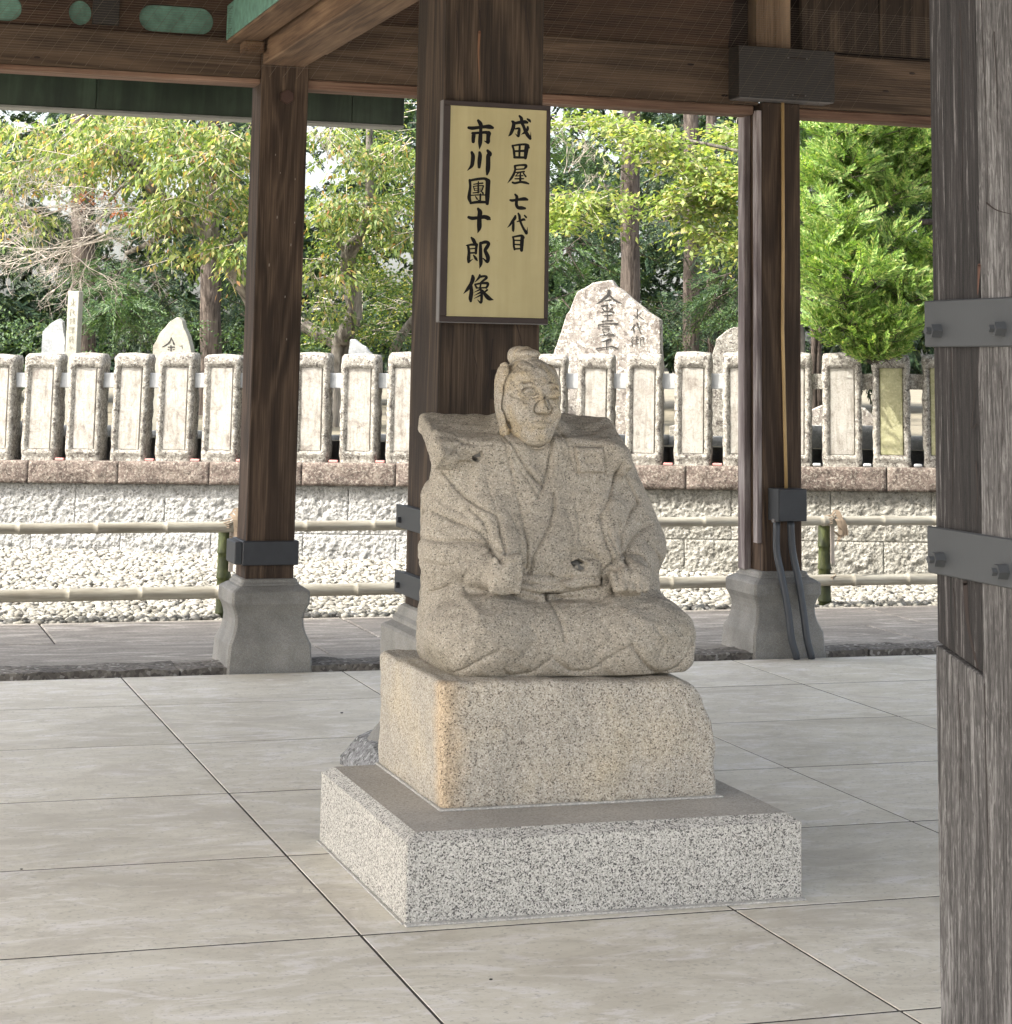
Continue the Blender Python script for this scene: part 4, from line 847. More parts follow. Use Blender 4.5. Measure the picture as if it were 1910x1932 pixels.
for pts, w in (([(1812, 20), (1818, 200), (1814, 420)], 2), ([(1796, 660), (1800, 820), (1797, 960)], 1.8), ([(1822, 1100), (1828, 1180), (1846, 1262)], 9), ([(1800, 1110), (1806, 1190)], 2)): dark_line(pts, w, lambda a, b: (-.0006, *yz(a, b)), M_BLACK, NP)
def toC(a, b): p = atY(a, b, 7.849); return (p[0]-2.497, -.2062, p[2])
for pts, w in (([(905, 60), (903, 100), (905, 150)], 5), ): dark_line(pts, w, toC, M_RUSTW, CP, 'raw_wood_split')
for pts, w in (([(905, 20), (908, 60)], 3), ([(896, 610), (893, 660), (900, 700), (890, 760)], 2), ([(930, 640), (925, 700), (915, 770)], 2.5), ([(975, 612), (985, 650), (990, 690)], 2), ([(862, 20), (866, 90), (864, 170)], 1.8), ([(990, 10), (1000, 90), (996, 170)], 1.8), ([(855, 615), (852, 700), (850, 780)], 2.2)): dark_line(pts, w, toC, M_BLACK, CP)
bm = bmesh.new(); q = [toC(a, b) for a, b in ((927, 697), (990, 694), (985, 745), (960, 762), (925, 752))]; bm.faces.new([bm.verts.new((x, y+.0004, z)) for x, y, z in q]); from_bm('dark_patch', bm, M_WDD, CP)
# ================================================================== beams, boards, gutter
bb = thing('back_beam', 'long horizontal timber beam with a worn orange lower edge across the pavilion back', 'beam', (2.3, 11.1, 3.0))
def bx(nm, lo, hi, m, p, bev=.006): return box(nm, (lo[0]-2.3, lo[1]-11.1, lo[2]-3.0), (hi[0]-2.3, hi[1]-11.1, hi[2]-3.0), m, p, bev)
bx('beam_length', (-4, 11.100, 3.118), (2.196, 11.30, 3.328), M_WX, bb); bx('beam_length', (2.454, 11.104, 3.132), (5.165, 11.30, 3.462), M_WX, bb); bx('beam_length', (5.42, 11.104, 3.132), (11, 11.30, 3.460), M_WX, bb)
M_LIP = wood('orange_worn_edge', (.06, .03, .018), (.15, .085, .055), (.27, .18, .13), 0, 1, .4, 5)
bx('lower_edge', (-4, 11.106, 3.088), (2.196, 11.28, 3.116), M_LIP, bb, .003); bx('lower_edge', (2.454, 11.112, 3.076), (5.138, 11.28, 3.130), M_LIP, bb, .010); bx('lower_edge', (5.42, 11.112, 3.076), (11, 11.28, 3.130), M_LIP, bb, .010)
for x, y in ((70, 108), (1304, 121), (1368, 180), (1722, 138), (1776, 171), (1672, 172), (803, 77)):
    p = atY(x, y, 11.10); bm = bmesh.new(); bmesh.ops.create_uvsphere(bm, u_segments=8, v_segments=5, radius=1, matrix=Matrix.Diagonal((.022, .004, .007, 1))); from_bm('mortise_scar', bm, M_BLACK, bb, (p[0]-2.3, .0022, p[2]-3.0))
jb = thing('joint_cover', 'dark grey steel cover box over the beam joint above the right post', 'joint cover', (5.2725, 10.95, 3.155))
def cover():
    bm = box_bm((-.3065, 0, 0), (.3065, .150, .302), .003); return bm
from_bm('cover_box', cover(), M_STEEL, jb); box('pale_underside', (-.30, .004, -.006), (.30, .148, -.0012), M_GREYEDGE, jb, .001)
for x, y, w in ((1505, 110, .055), (1508, 180, .036)):
    p = atY(x, y, 10.948); box('staple', (p[0]-5.2725-w, -.006, p[2]-3.155-.004), (p[0]-5.2725+w, .001, p[2]-3.155+.004), M_BLACK, jb, .001)
    for e in (-1, 1): bolt((p[0]-5.2725+e*(w+.004), -.004, p[2]-3.155), .005, jb, M_GREYEDGE, 'y', .008, 'screw')

def holed_board(name, W_, H_, holes, th, m, parent, loc):
    cu = bpy.data.curves.new(name, 'CURVE'); cu.dimensions = '2D'; cu.fill_mode = 'BOTH'; cu.extrude = th/2
    def sp(pts):
        s = cu.splines.new('POLY'); s.points.add(len(pts)-1); s.use_cyclic_u = True
        for q, p in zip(s.points, pts): q.co = (p[0], p[1], 0, 1)
    sp([(0, 0), (W_, 0), (W_, H_), (0, H_)])
    for x0, z0, x1, z1_ in holes:
        r = (z1_-z0)/2; pts = [(x1-r+r*math.cos(a), z0+r+r*math.sin(a)) for a in np.linspace(-math.pi/2, math.pi/2, 13)]+[(x0+r+r*math.cos(a), z0+r+r*math.sin(a)) for a in np.linspace(math.pi/2, 3*math.pi/2, 13)]; sp(pts)
    o = bpy.data.objects.new('tmp', cu); C.objects.link(o); dg = bpy.context.evaluated_depsgraph_get(); me = bpy.data.meshes.new_from_object(o.evaluated_get(dg)); bpy.data.objects.remove(o)
    me.name = name; q = link(name, me, None, parent, loc); me.materials.clear(); me.materials.append(m); q.rotation_euler = (math.pi/2, 0, 0); return q
tb = thing('transom_board', 'dark board with rounded cut-outs showing pale green copper above the left beam', 'board', (-3, 11.17, 3.332))
def hz(x0, y0, x1, y1): a, b = atY(x0, y1, 11.15), atY(x1, y0, 11.15); return (a[0]+3, a[2]-3.332, b[0]+3, b[2]-3.332)
H = [hz(129, 0, 175, 46), hz(262, 15, 405, 57)]; H.append((H[0][0]-1.0, H[0][1], H[0][0]-.245, H[0][3]))
H = [(a, max(b, .012), c, d_) for a, b, c, d_ in H]
holed_board('cut_out_board', 5.19, .5, H, .03, M_WXD, tb, (0, 0, 0))
box('copper_backing', (0, .03, -.01), (5.19, .035, .5), M_PATINA, tb, .001)
box('dark_upright', (4.28, -.05, .03), (4.42, -.016, .6), M_STEEL, tb, .003)
ub = thing('upper_boards', 'dark brown boards closing the wall above the beam, either side of the right post', 'boards', (2.46, 11.14, 3.4635))
bm = bmesh.new(); pts = [(0, 0), (2.52, 0), (2.60, .6), (0, .6)]
a_ = [bm.verts.new((x, .0, z)) for x, z in pts]; b_ = [bm.verts.new((x, .03, z)) for x, z in pts]; bm.faces.new(a_); bm.faces.new(b_[::-1])
for i in range(4): bm.faces.new((a_[i], b_[i], b_[(i+1) % 4], a_[(i+1) % 4]))
bmesh.ops.recalc_face_normals(bm, faces=bm.faces[:]); from_bm('level_board', bm, M_WXD, ub)
x = 2.99
for w in (.52, .47, .5, .5, .5, .5): box('upright_board', (x, -.02+random.uniform(-.006, .006), .02), (x+w-.006, .02, .62), M_WD, ub, .004); x += w
box('gap_shade_sheet', (2.3, .10, -.05), (6.4, .12, .62), M_BLACK, ub, 0)  # near-black sheet: the shade of the gaps put into colour
tie = thing('tie_beam', 'pale-bottomed timber beam running from the left post towards the viewer', 'beam', (2.325, 11.07, 3.19))
box('beam', (-.128, -7.5, 0), (.108, -.003, .30), M_WY, tie, .006); box('worn_strip', (.10, -7.5, .022), (.150, -.35, .20), M_WY, tie, .006)
st_ = thing('rafter_stub', 'short timber rafter with green copper cheek beside the top of the left post', 'rafter', (2.05, 11.0, 3.30))
box('rafter', (-.05, -3.0, .0), (.12, .10, .16), M_WY, st_, .005); box('copper_cheek', (-.060, -3.0, .012), (-.0505, .06, .2), M_PATINA, st_, .002); box('block', (.02, -.05, -.06), (.13, .08, -.001), M_WY, st_, .005)
gt = thing('copper_gutter', 'dark green copper box gutter hanging below the eave at upper left', 'gutter', (3.334, 12.30, 3.03))
for i, (x0, x1) in enumerate(((-7.5, -4.1), (-4.1, -1.876), (-1.876, -.33), (-.33, 0))): box('gutter_length', (x0+.0015, 0, .012), (x1-.0015, .16, .262), M_COPPER, gt, .003)
box('lower_lip', (-7.5, -.006, -.004), (.0, .155, .0115), M_COPEDGE, gt, .002)
rf = thing('pavilion_roof', 'broad dark timber ceiling and roof over the concrete floor', 'roof', (0, 0, 3.9))
for i, y0 in enumerate(np.arange(1.8, 12.2, .30)): box('ceiling_board', (-5.4, y0+.004, 0), (8.5, y0+.296, .03), M_WXD, rf, 0)
box('roof_deck', (-5.5, 1.7, .031), (8.6, 12.34, .16), M_COPPER, rf, 0)
# bird net
def net():
    bm = bmesh.new(); Y0 = 10.90
    for x in np.arange(-.5, 5.7, .075): tube_bm([(x, Y0, 3.10), (x+.42, Y0, 3.75)], .00085, 3, bm, False)
    for z in np.arange(3.16, 3.7, .0135): tube_bm([(.2, Y0, z), (6.5, Y0, z+.0)], .00075, 3, bm, False)
    return bm
tag(from_bm('bird_net', net(), M_WIRE), 'fine wire bird net stretched in front of the timbers under the roof', 'net')

# ================================================================== signboard
STK = {'ichi':[[[-93,349,10.0],[-85,339,14.9],[-81,330,14.0]],[[-132,319,10.0],[-117,318,12.4],[-91,322,11.0],[-66,326,12.0],[-47,327,15.9],[-33,324,10.0]],[[-116,300,6.0],[-111,293,14.0],[-112,277,13.6],[-112,265,12.0]],[[-116,298,9.0],[-87,301,9.0],[-62,304,11.0],[-49,300,17.9]],[[-49,301,16.9],[-51,284,14.4],[-51,268,14.4],[-53,264,9.0],[-67,270,2.0]],[[-82,333,12.0],[-82,309,12.0],[-83,285,14.9],[-84,259,14.0],[-86,236,1.6]]],'kawa':[[[-117,222,10.0],[-112,209,14.4],[-113,187,14.4],[-117,169,12.4],[-134,150,1.6]],[[-85,223,10.0],[-83,212,14.0],[-85,188,14.9],[-86,166,11.0]],[[-52,232,10.0],[-43,220,15.9],[-49,210,15.9],[-49,180,16.3],[-50,156,15.9],[-53,138,7.0]]],'dan':[[[-123,112,10.0],[-121,86,9.2],[-124,56,12.4],[-124,41,13.2],[-117,23,8.0]],[[-124,111,8.0],[-92,118,9.2],[-62,121,10.0],[-48,112,16.9]],[[-48,112,17.5],[-49,80,16.7],[-50,50,16.7],[-50,24,12.0]],[[-118,23,8.4],[-90,28,10.0],[-57,29,9.2]],[[-88,108,4.8],[-88,98,6.0],[-88,78,6.0],[-88,64,5.6]],[[-107,97,4.0],[-87,101,4.8],[-70,103,6.0]],[[-108,89,4.0],[-103,73,4.0]],[[-107,89,3.6],[-87,92,4.0],[-67,93,4.8]],[[-67,92,5.6],[-72,75,4.4]],[[-104,81,2.4],[-72,84,2.4]],[[-103,73,3.2],[-72,77,3.2]],[[-109,63,4.0],[-91,66,4.4],[-80,69,3.2]],[[-76,72,4.4],[-68,63,6.8]],[[-118,53,4.0],[-90,56,4.4],[-59,57,4.4]],[[-79,59,6.8],[-79,42,6.8],[-80,34,5.2],[-90,37,1.6]],[[-99,50,3.6],[-92,40,6.0]]],'juu':[[[-125,-33,10.0],[-110,-36,12.4],[-85,-33,11.0],[-60,-29,14.0],[-43,-34,14.9],[-37,-38,6.0]],[[-87,2,9.0],[-79,-11,16.9],[-81,-29,15.9],[-81,-48,16.9],[-81,-72,15.9],[-87,-93,1.6]]],'rou':[[[-112,-112,7.0],[-104,-121,13.0],[-97,-133,12.0]],[[-132,-143,4.0],[-110,-139,8.0],[-90,-138,10.0]],[[-125,-143,9.0],[-121,-169,10.4],[-122,-193,12.4],[-122,-207,9.0]],[[-122,-207,8.0],[-105,-195,1.6]],[[-90,-138,10.0],[-92,-154,9.6],[-93,-172,9.0]],[[-120,-156,4.4],[-95,-153,4.8]],[[-119,-172,5.6],[-94,-170,6.4]],[[-102,-180,5.0],[-93,-192,10.0],[-87,-200,5.0]],[[-75,-132,10.0],[-74,-157,12.4],[-73,-187,13.0],[-72,-211,12.4],[-77,-231,1.2]],[[-75,-133,9.0],[-54,-127,11.6],[-41,-132,11.0],[-47,-145,13.2],[-55,-159,12.0],[-49,-173,14.0],[-43,-188,14.9],[-46,-204,10.0],[-63,-191,4.0]]],'zou':[[[-104,-261,10.0],[-103,-271,14.9],[-109,-289,13.0],[-123,-311,11.6],[-140,-330,1.2]],[[-110,-299,11.0],[-108,-322,14.0],[-111,-346,14.4],[-110,-358,9.0]],[[-75,-256,7.0],[-78,-266,9.0],[-95,-285,1.6]],[[-75,-263,8.4],[-55,-260,8.0],[-47,-265,9.2],[-59,-276,8.0],[-72,-286,5.6]],[[-94,-294,6.0],[-87,-306,7.6]],[[-94,-293,6.0],[-69,-288,7.2],[-44,-287,10.0],[-42,-295,9.2],[-48,-305,7.2]],[[-70,-288,6.4],[-73,-306,6.8]],[[-88,-307,4.8],[-46,-304,5.6]],[[-73,-306,7.6],[-67,-321,9.2],[-66,-345,10.0],[-69,-363,8.4],[-83,-352,1.6]],[[-77,-314,6.0],[-98,-324,1.2]],[[-73,-324,6.4],[-96,-336,1.2]],[[-70,-334,6.4],[-97,-348,1.2]],[[-63,-315,6.0],[-50,-333,13.2],[-35,-346,14.0],[-17,-351,1.6]],[[-44,-313,7.0],[-56,-323,5.6]]],'nari':[[[48,353,8.0],[59,347,9.6],[79,351,11.2],[101,354,12.8],[111,352,8.8]],[[53,351,10.4],[54,337,13.6],[49,319,12.8],[41,302,9.6],[32,293,0.8]],[[61,324,5.6],[76,327,8.0],[78,322,9.6],[76,310,11.5],[74,295,8.0],[61,305,1.6]],[[78,376,8.0],[86,367,12.0],[88,351,12.0],[96,335,11.2],[104,316,12.8],[114,301,13.6],[124,289,10.4]],[[125,292,7.2],[126,300,4.0],[126,316,0.8]],[[113,334,8.0],[112,325,10.4],[102,313,9.9],[86,303,1.3]],[[111,366,6.4],[120,360,9.6],[124,355,4.8]]],'ta':[[[51,256,8.8],[55,244,8.0],[58,228,9.6],[60,211,8.0]],[[53,257,6.4],[79,262,7.3],[103,264,8.8],[113,258,15.9],[120,252,6.4]],[[110,255,16.7],[107,231,14.7],[105,211,11.5]],[[59,211,8.9],[107,212,8.3]],[[81,262,8.3],[80,237,8.0],[80,213,7.7]],[[57,235,6.7],[106,239,8.9]]],'ya':[[[61,177,7.2],[82,181,6.7],[106,182,8.9],[108,176,10.2],[101,167,5.6]],[[62,175,8.8],[63,161,8.0],[57,143,8.9],[46,125,8.0],[32,107,0.8]],[[65,163,4.5],[101,167,5.7]],[[65,151,4.5],[82,153,5.7],[101,156,6.4]],[[77,150,5.7],[64,137,1.3]],[[98,149,5.6],[108,137,6.4]],[[64,137,4.1],[96,140,4.1]],[[85,149,5.7],[85,120,8.9]],[[63,126,4.5],[83,127,5.4],[99,128,4.5]],[[53,111,7.2],[64,109,8.0],[86,114,8.0],[105,113,9.2],[120,109,5.6]]],'nana':[[[45,41,7.2],[54,40,9.6],[76,44,8.8],[103,48,12.8],[116,46,8.0]],[[65,64,7.2],[72,55,11.2],[71,39,11.2],[71,24,11.5],[78,13,12.0],[93,12,13.1],[107,11,8.0]]],'dai':[[[67,-21,8.0],[65,-29,11.2],[55,-42,9.2],[45,-57,6.7],[34,-68,0.8]],[[60,-43,7.2],[59,-61,10.4],[59,-77,9.2],[60,-81,4.8]],[[74,-43,3.2],[85,-39,6.4],[101,-33,9.2],[107,-35,5.6]],[[79,-10,6.4],[84,-20,9.6],[86,-35,9.2],[92,-50,8.3],[102,-69,8.8],[114,-86,11.2]],[[116,-85,8.0],[117,-75,4.0],[118,-62,0.8]],[[105,-17,5.6],[112,-24,7.2]]],'me':[[[59,-103,6.4],[62,-119,8.0],[63,-139,8.0],[66,-152,7.2]],[[57,-104,5.6],[78,-99,7.3],[95,-97,8.9],[100,-104,13.1]],[[97,-105,13.1],[96,-125,14.0],[95,-154,11.5]],[[65,-116,4.8],[87,-116,5.4]],[[65,-132,4.8],[87,-133,5.4]],[[65,-150,6.1],[92,-148,5.4]]]}
sg = thing('sign_board', 'upright yellow signboard with black brush lettering in a brown frame on the thick post', 'sign', (2.508, 7.80, 2.2))
for z_ in (.30, -.30): box('hanger_block', (-.15, .0305, z_-.02), (.15, .0515, z_+.02), M_FRAME, sg, .002)
box('frame_back', (-.236, 0, -.439), (.208, .030, .424), M_FRAME, sg, .002)
for lo, hi in (((-.236, -.008, .404), (.208, .0, .424)), ((-.236, -.008, -.439), (.208, .0, -.418)), ((-.236, -.008, -.418), (-.208, .0, .404)), ((.192, -.008, -.418), (.208, .0, .404))): box('frame_rail', lo, hi, M_FRAME, sg, .002)
for lo, hi in (((-.2395, -.006, -.439), (-.2362, .031, .424)), ((-.2395, -.006, -.4425), (.208, .031, -.4392))): box('frame_edge', lo, hi, M_GREYEDGE, sg, .0005)
box('yellow_panel', (-.2078, -.003, -.4178), (.1918, -.0002, .4038), M_PANEL, sg, 0)
for key, st in STK.items():
    from_bm('letter', brush([[(a, b, c*1.16) for a, b, c in q] for q in st], lambda x, z, k: (x/1000, -.0035-.00006*k, z/1000)), M_INK, sg)
# ================================================================== electrics on the right post
el_ = thing('junction_box', 'dark grey steel junction box strapped to the right post', 'junction box', (5.30, 11.02, .9))
def bb_(x0, y0, x1, y1, Y): a, b = atY(x0, y1, Y), atY(x1, y0, Y); return a[0], a[2], b[0], b[2]
x0, z0, x1, z1_ = bb_(1470.5, 923, 1523, 984, 10.94)
box('box_body', (x0-5.30, -.08, z0-.9), (x1-5.30, .055, z1_-.9), M_IRONB, el_, .004); box('box_cheek', (x0-5.3-.004, -.079, z0-.9), (x0-5.3-.0005, .055, z1_-.9), M_IRON, el_, .001)
cd = thing('conduit', 'thin ochre conduit running down the front of the right post', 'conduit', (5.29, 11.07, 2))
P = [atY(1477, 190, 11.062), atY(1478, 450, 11.062), atY(1477, 620, 11.062), atY(1481, 800, 11.062), atY(1484, 925, 11.045)]
from_bm('conduit_tube', tube_bm([Vector(p)-Vector((5.29, 11.07, 2)) for p in P], .0105, 8), M_CONDUIT, cd, smooth=True)
for nm, off, lab in (('cable_pipe', 0, 'left one of two black pipes dropping from the junction box to the floor'), ('cable_pipe', 1, 'right one of two black pipes dropping from the junction box to the floor')):
    t = thing(nm, lab, 'pipe', (5.3+.1*off, 10.96, 0), 0, 'pipes below the junction box')
    L = [[(1466, 984, 11.0), (1466, 1040, 11.0), (1476, 1090, 10.97), (1487, 1150, 10.94), (1494, 1205, 10.92), (1504, 1240, 10.91)], [(1492, 984, 11.0), (1496, 1040, 11.0), (1508, 1100, 10.97), (1517, 1160, 10.94), (1523, 1205, 10.92), (1532, 1241, 10.91)]][off]
    P = [Vector(atY(*q))-Vector(t.location) for q in L]; P = [Vector(q) for q in catmull([tuple(p) for p in P], 5)]; P[-1].z = -.0
    from_bm('pipe_tube', tube_bm(P, .0205, 12), M_PIPE, t, smooth=True)
    if not off: bolt((P[0].x-.01, P[0].y, P[0].z+.004), .016, t, M_GREYEDGE, 'y', .03, 'gland')

# ================================================================== trees
def unit(v): return v/(np.linalg.norm(v, axis=-1, keepdims=True)+1e-9)
def leaf_mesh(name, P, D, Nn, L, Wd, droop=.2):
    """kite leaves: base P, direction D, face normal Nn, length L, width Wd"""
    n = len(P); D = unit(D); Sd = unit(np.cross(D, Nn)); L = L[:, None]; Wd = Wd[:, None]; dn = np.array([0, 0, -1.0])
    v0 = P; v1 = P+D*L*.42+Sd*Wd*.5; v3 = P+D*L*.42-Sd*Wd*.5; v2 = P+D*L+dn*L*droop; up = unit(np.cross(Sd, D))*Wd*.12
    V = np.stack([v0, v1+up, v2, v3+up], 1).reshape(-1, 3); return np_mesh(name, V, np.arange(4*n).reshape(n, 4), False)
def foliage(blobs, kind, view=True):
    """blobs: (px, py, rx, ry, distance, depth, sprays) -> leaves growing along short twigs inside each blob"""
    Ps, Ds, Ns, Ls, Ws, TW = [], [], [], [], [], []
    K = dict(broad=dict(tw=.30, k=16, L=.064, W=.030, dr=.45, td=-.25), maple=dict(tw=.34, k=16, L=.060, W=.036, dr=.15, td=-.03), conifer=dict(tw=.36, k=30, L=.055, W=.014, dr=.15, td=-.30), cypress=dict(tw=.20, k=30, L=.046, W=.0125, dr=.0, td=.55), bush=dict(tw=.22, k=16, L=.038, W=.022, dr=.2, td=.0))[kind]
    for (px_, py_, rx, ry, D, dep, ns) in blobs:
        c = atD(px_, py_, D); sc = D/F_PX; q = rng.normal(size=(ns, 3)); q = unit(q)*rng.uniform(.25, 1, (ns, 1))**.6
        base = c+_r2*(q[:, :1]*rx*sc)+_u2*(q[:, 1:2]*ry*sc)+_f*(q[:, 2:]*dep)
        out = q.copy(); out = _r2*(q[:, :1]*1.0)+_u2*(q[:, 1:2]*.35)+_f*(q[:, 2:]); out = unit(out+rng.normal(0, .45, (ns, 3))); out[:, 2] = out[:, 2]*.4+K['td']; out = unit(out)
        tl = K['tw']*rng.uniform(.6, 1.3, ns); k = K['k']; t = (np.arange(k)+.5)/k
        up0 = unit(np.array([0, 0, 1.0])*(.15 if kind == 'cypress' else 1.0)+rng.normal(0, .8 if kind in ('cypress', 'conifer') else .35, (ns, 3))); side = unit(np.cross(out, up0))
        for j in range(k):
            p = base+out*(tl*t[j])[:, None]+np.array([0, 0, -.35])*(tl*t[j]**2)[:, None]*(1 if kind != 'cypress' else .2); sg_ = 1 if j % 2 else -1
            if kind in ('conifer', 'cypress'):
                lat = unit(out*.75+side*sg_*(1.0-.45*t[j])+rng.normal(0, .13, (ns, 3))); w = 1.25-1.0*t[j]
                for r in range(3 if kind == 'conifer' else 2):
                    f = (.0, .55, 1.05)[r]; Ps.append(p+lat*(K['L']*f*w)[:, None] if np.ndim(w) else p+lat*(K['L']*f*w)); Ds.append(lat+out*.25+rng.normal(0, .15, (ns, 3))); Ns.append(up0+rng.normal(0, .25, (ns, 3))); Ls.append(K['L']*rng.uniform(.7, 1.2, ns)*(1-.25*r)); Ws.append(K['W']*rng.uniform(.7, 1.3, ns))
            else:
                p = p+side*(sg_*rng.uniform(0, .05, ns))[:, None]+rng.normal(0, .02, (ns, 3)); d = out*.5+side*sg_*.8+rng.normal(0, .35, (ns, 3)); d[:, 2] -= K['dr']*1.6
                Ps.append(p); Ds.append(d); Ns.append(unit(np.array([0, 0, 1.0])+rng.normal(0, .55, (ns, 3)))); Ls.append(K['L']*rng.uniform(.6, 1.25, ns)); Ws.append(K['W']*rng.uniform(.7, 1.25, ns))
        m = rng.random(ns) < .35
        for b, o_, l_ in zip(base[m], out[m], tl[m]): TW.append((b-o_*l_*.4, b+o_*l_*.9+np.array([0, 0, -.2*l_])))
    return (np.concatenate(Ps), np.concatenate(Ds), np.concatenate(Ns), np.concatenate(Ls), np.concatenate(Ws)), TW, K
def limb(path, r0, r1, m, parent, name='limb', n=9, wob=.02, org=(0, 0, 0)):
    P = catmull([tuple(p) for p in path], 6); k = len(P); rs = [r0+(r1-r0)*i/(k-1) for i in range(k)]
    P = [Vector(p)-Vector(org)+mnoise.noise_vector(Vector(p)*1.8)*wob for p in P]; rs = [r*(1+.12*mnoise.noise(Vector(P[i])*6)) for i, r in enumerate(rs)]
    return from_bm(name, tube_bm(P, rs, n), m, parent, smooth=True)
def twig_mesh(segs, r, org):
    """thin branches, three-sided, as one mesh"""
    A = np.array([s[0] for s in segs])-org; B = np.array([s[1] for s in segs])-org; d = unit(B-A); a = unit(np.cross(d, np.array([.3, .5, .8]))); b = np.cross(d, a); n = len(A); R0 = np.array([s[2] if len(s) > 2 else r for s in segs])[:, None]
    V = []
    for Q, k in ((A, 1.0), (B, .55)):
        for j in range(3): V.append(Q+(a*math.cos(j*2.094)+b*math.sin(j*2.094))*R0*k)
    V = np.stack(V, 1).reshape(-1, 3); f = np.array([[0, 1, 4, 3], [1, 2, 5, 4], [2, 0, 3, 5]]); return np_mesh('twigs', V, (f[None]+(np.arange(n)*6)[:, None, None]).reshape(-1, 4))
def tree(name, label, cat, foot, kinds, trunk, group=None, barkm=M_BARKG, twig_r=.006, zfoot=.85, extra_twigs=None):
    """foot: (px, distance); trunk: list of (paths, r0, r1); kinds: list of (leaf kind, leaf material, blobs)"""
    f0 = atD(foot[0], 690, foot[1]); org = np.array([f0[0], f0[1], zfoot]); t = thing(name, label, cat, tuple(org), 0, group)
    for i, (path, r0, r1) in enumerate(trunk):
        P = [atD(*q) for q in path]
        if i == 0: P = [np.array([P[0][0], P[0][1], zfoot-.1])]+P
        limb(P, r0, r1, barkm, t, 'trunk' if i == 0 else 'limb', 10 if r0 > .08 else 6, .03 if r0 > .1 else .05, org)
    tw = list(extra_twigs or [])
    for kd, lm, blobs in kinds:
        (P, D, Nn, L, Wd), T, K = foliage(blobs, kd); tw += T
        link('crown', leaf_mesh('crown', P-org, D, Nn, L, Wd, K['dr']*.4), lm, t)['kind'] = 'stuff'
    if tw: link('twigs', twig_mesh(tw, twig_r, org), M_TWIG if barkm is M_BARKG else barkm, t)['kind'] = 'stuff'
    return t
def spray_twigs(px_, py_, D, ang, length, n, levels=4, spread=.5, r=.012):
    """recursive bare branching, in the place itself"""
    out = []
    def go(p, d, L, r, lv):
        k = 3; q = p
        for i in range(k):
            d2 = unit(d+rng.normal(0, .16, 3)); e = q+d2*L/k; out.append((q, e, r*(1-.2*i))); q = e; d = d2
            if lv > 0 and rng.random() < .9: go(q, unit(d+rng.normal(0, spread, 3)), L*.62, r*.6, lv-1)
        if lv > 0: go(q, unit(d+rng.normal(0, spread, 3)), L*.6, r*.6, lv-1)
    for i in range(n):
        a = math.radians(ang+rng.normal(0, 14)); d = _r2*math.cos(a)+_u2*math.sin(a)+_f*rng.normal(0, .35); go(atD(px_+rng.normal(0, 12), py_+rng.normal(0, 8), D), unit(d), length*rng.uniform(.7, 1.2), r, levels)
    return out
def rb(x0, y0, x1, y1, n, r, D, dep, ns, flat=.6, asp=1.6):
    """scatter n foliage masses over a region of the view at about distance D"""
    o = []
    for i in range(n): q = r*rng.uniform(.6, 1.35); o.append((rng.uniform(x0, x1), rng.uniform(y0, y1), q*asp, q*flat, D+rng.normal(0, dep), q*asp*D/F_PX*.9, max(2, int(ns*q*q/r/r))))
    return o
# autumn cherry at left
tw = spray_twigs(215, 440, 19.3, 200, .62, 5, 4, .5, .014)+spray_twigs(330, 400, 19.3, 190, .6, 3, 4, .5, .012)+spray_twigs(150, 390, 19.2, 185, .5, 3, 4, .6, .012)+spray_twigs(60, 300, 19.4, 250, .4, 2, 3, .6, .008)+spray_twigs(250, 330, 19.3, 215, .45, 2, 3, .6, .009)
tree('cherry_tree', 'autumn cherry tree with yellowing drooping leaves and bare pale twigs behind the left fence', 'tree', (500, 19.8),
     [('broad', L_CHERRY, rb(-40, 205, 470, 300, 30, 27, 19.5, .5, 11)+rb(230, 300, 490, 420, 14, 25, 19.3, .35, 12)+rb(-30, 290, 210, 330, 7, 28, 19.4, .4, 10)+rb(410, 440, 470, 480, 4, 22, 19.2, .2, 11)+rb(20, 380, 130, 420, 3, 20, 19.3, .3, 6)+rb(280, 420, 340, 500, 3, 16, 19.3, .3, 6)),
      ('broad', L_RED, rb(140, 360, 240, 420, 2, 12, 19.3, .2, 3))],
     [([(505, 640, 19.8), (482, 570, 19.7), (440, 510, 19.6), (405, 460, 19.5), (395, 430, 19.5)], .12, .085), ([(405, 465, 19.5), (385, 440, 19.5), (330, 430, 19.4), (235, 480, 19.3)], .05, .022), ([(395, 440, 19.5), (345, 400, 19.5), (300, 365, 19.5), (282, 350, 19.5)], .07, .05), ([(290, 360, 19.5), (262, 330, 19.5), (238, 300, 19.5), (212, 282, 19.5), (165, 240, 19.6)], .055, .03),
      ([(268, 325, 19.5), (276, 290, 19.5), (284, 250, 19.6), (288, 190, 19.7)], .04, .025), ([(282, 352, 19.5), (235, 352, 19.4), (212, 375, 19.3), (190, 410, 19.3), (165, 440, 19.3)], .022, .012), ([(300, 350, 19.5), (318, 330, 19.5), (312, 285, 19.5)], .012, .006), ([(420, 470, 19.5), (470, 440, 19.3), (540, 420, 19.2)], .03, .012)],
     None, M_BARKG, .005, .85, tw)
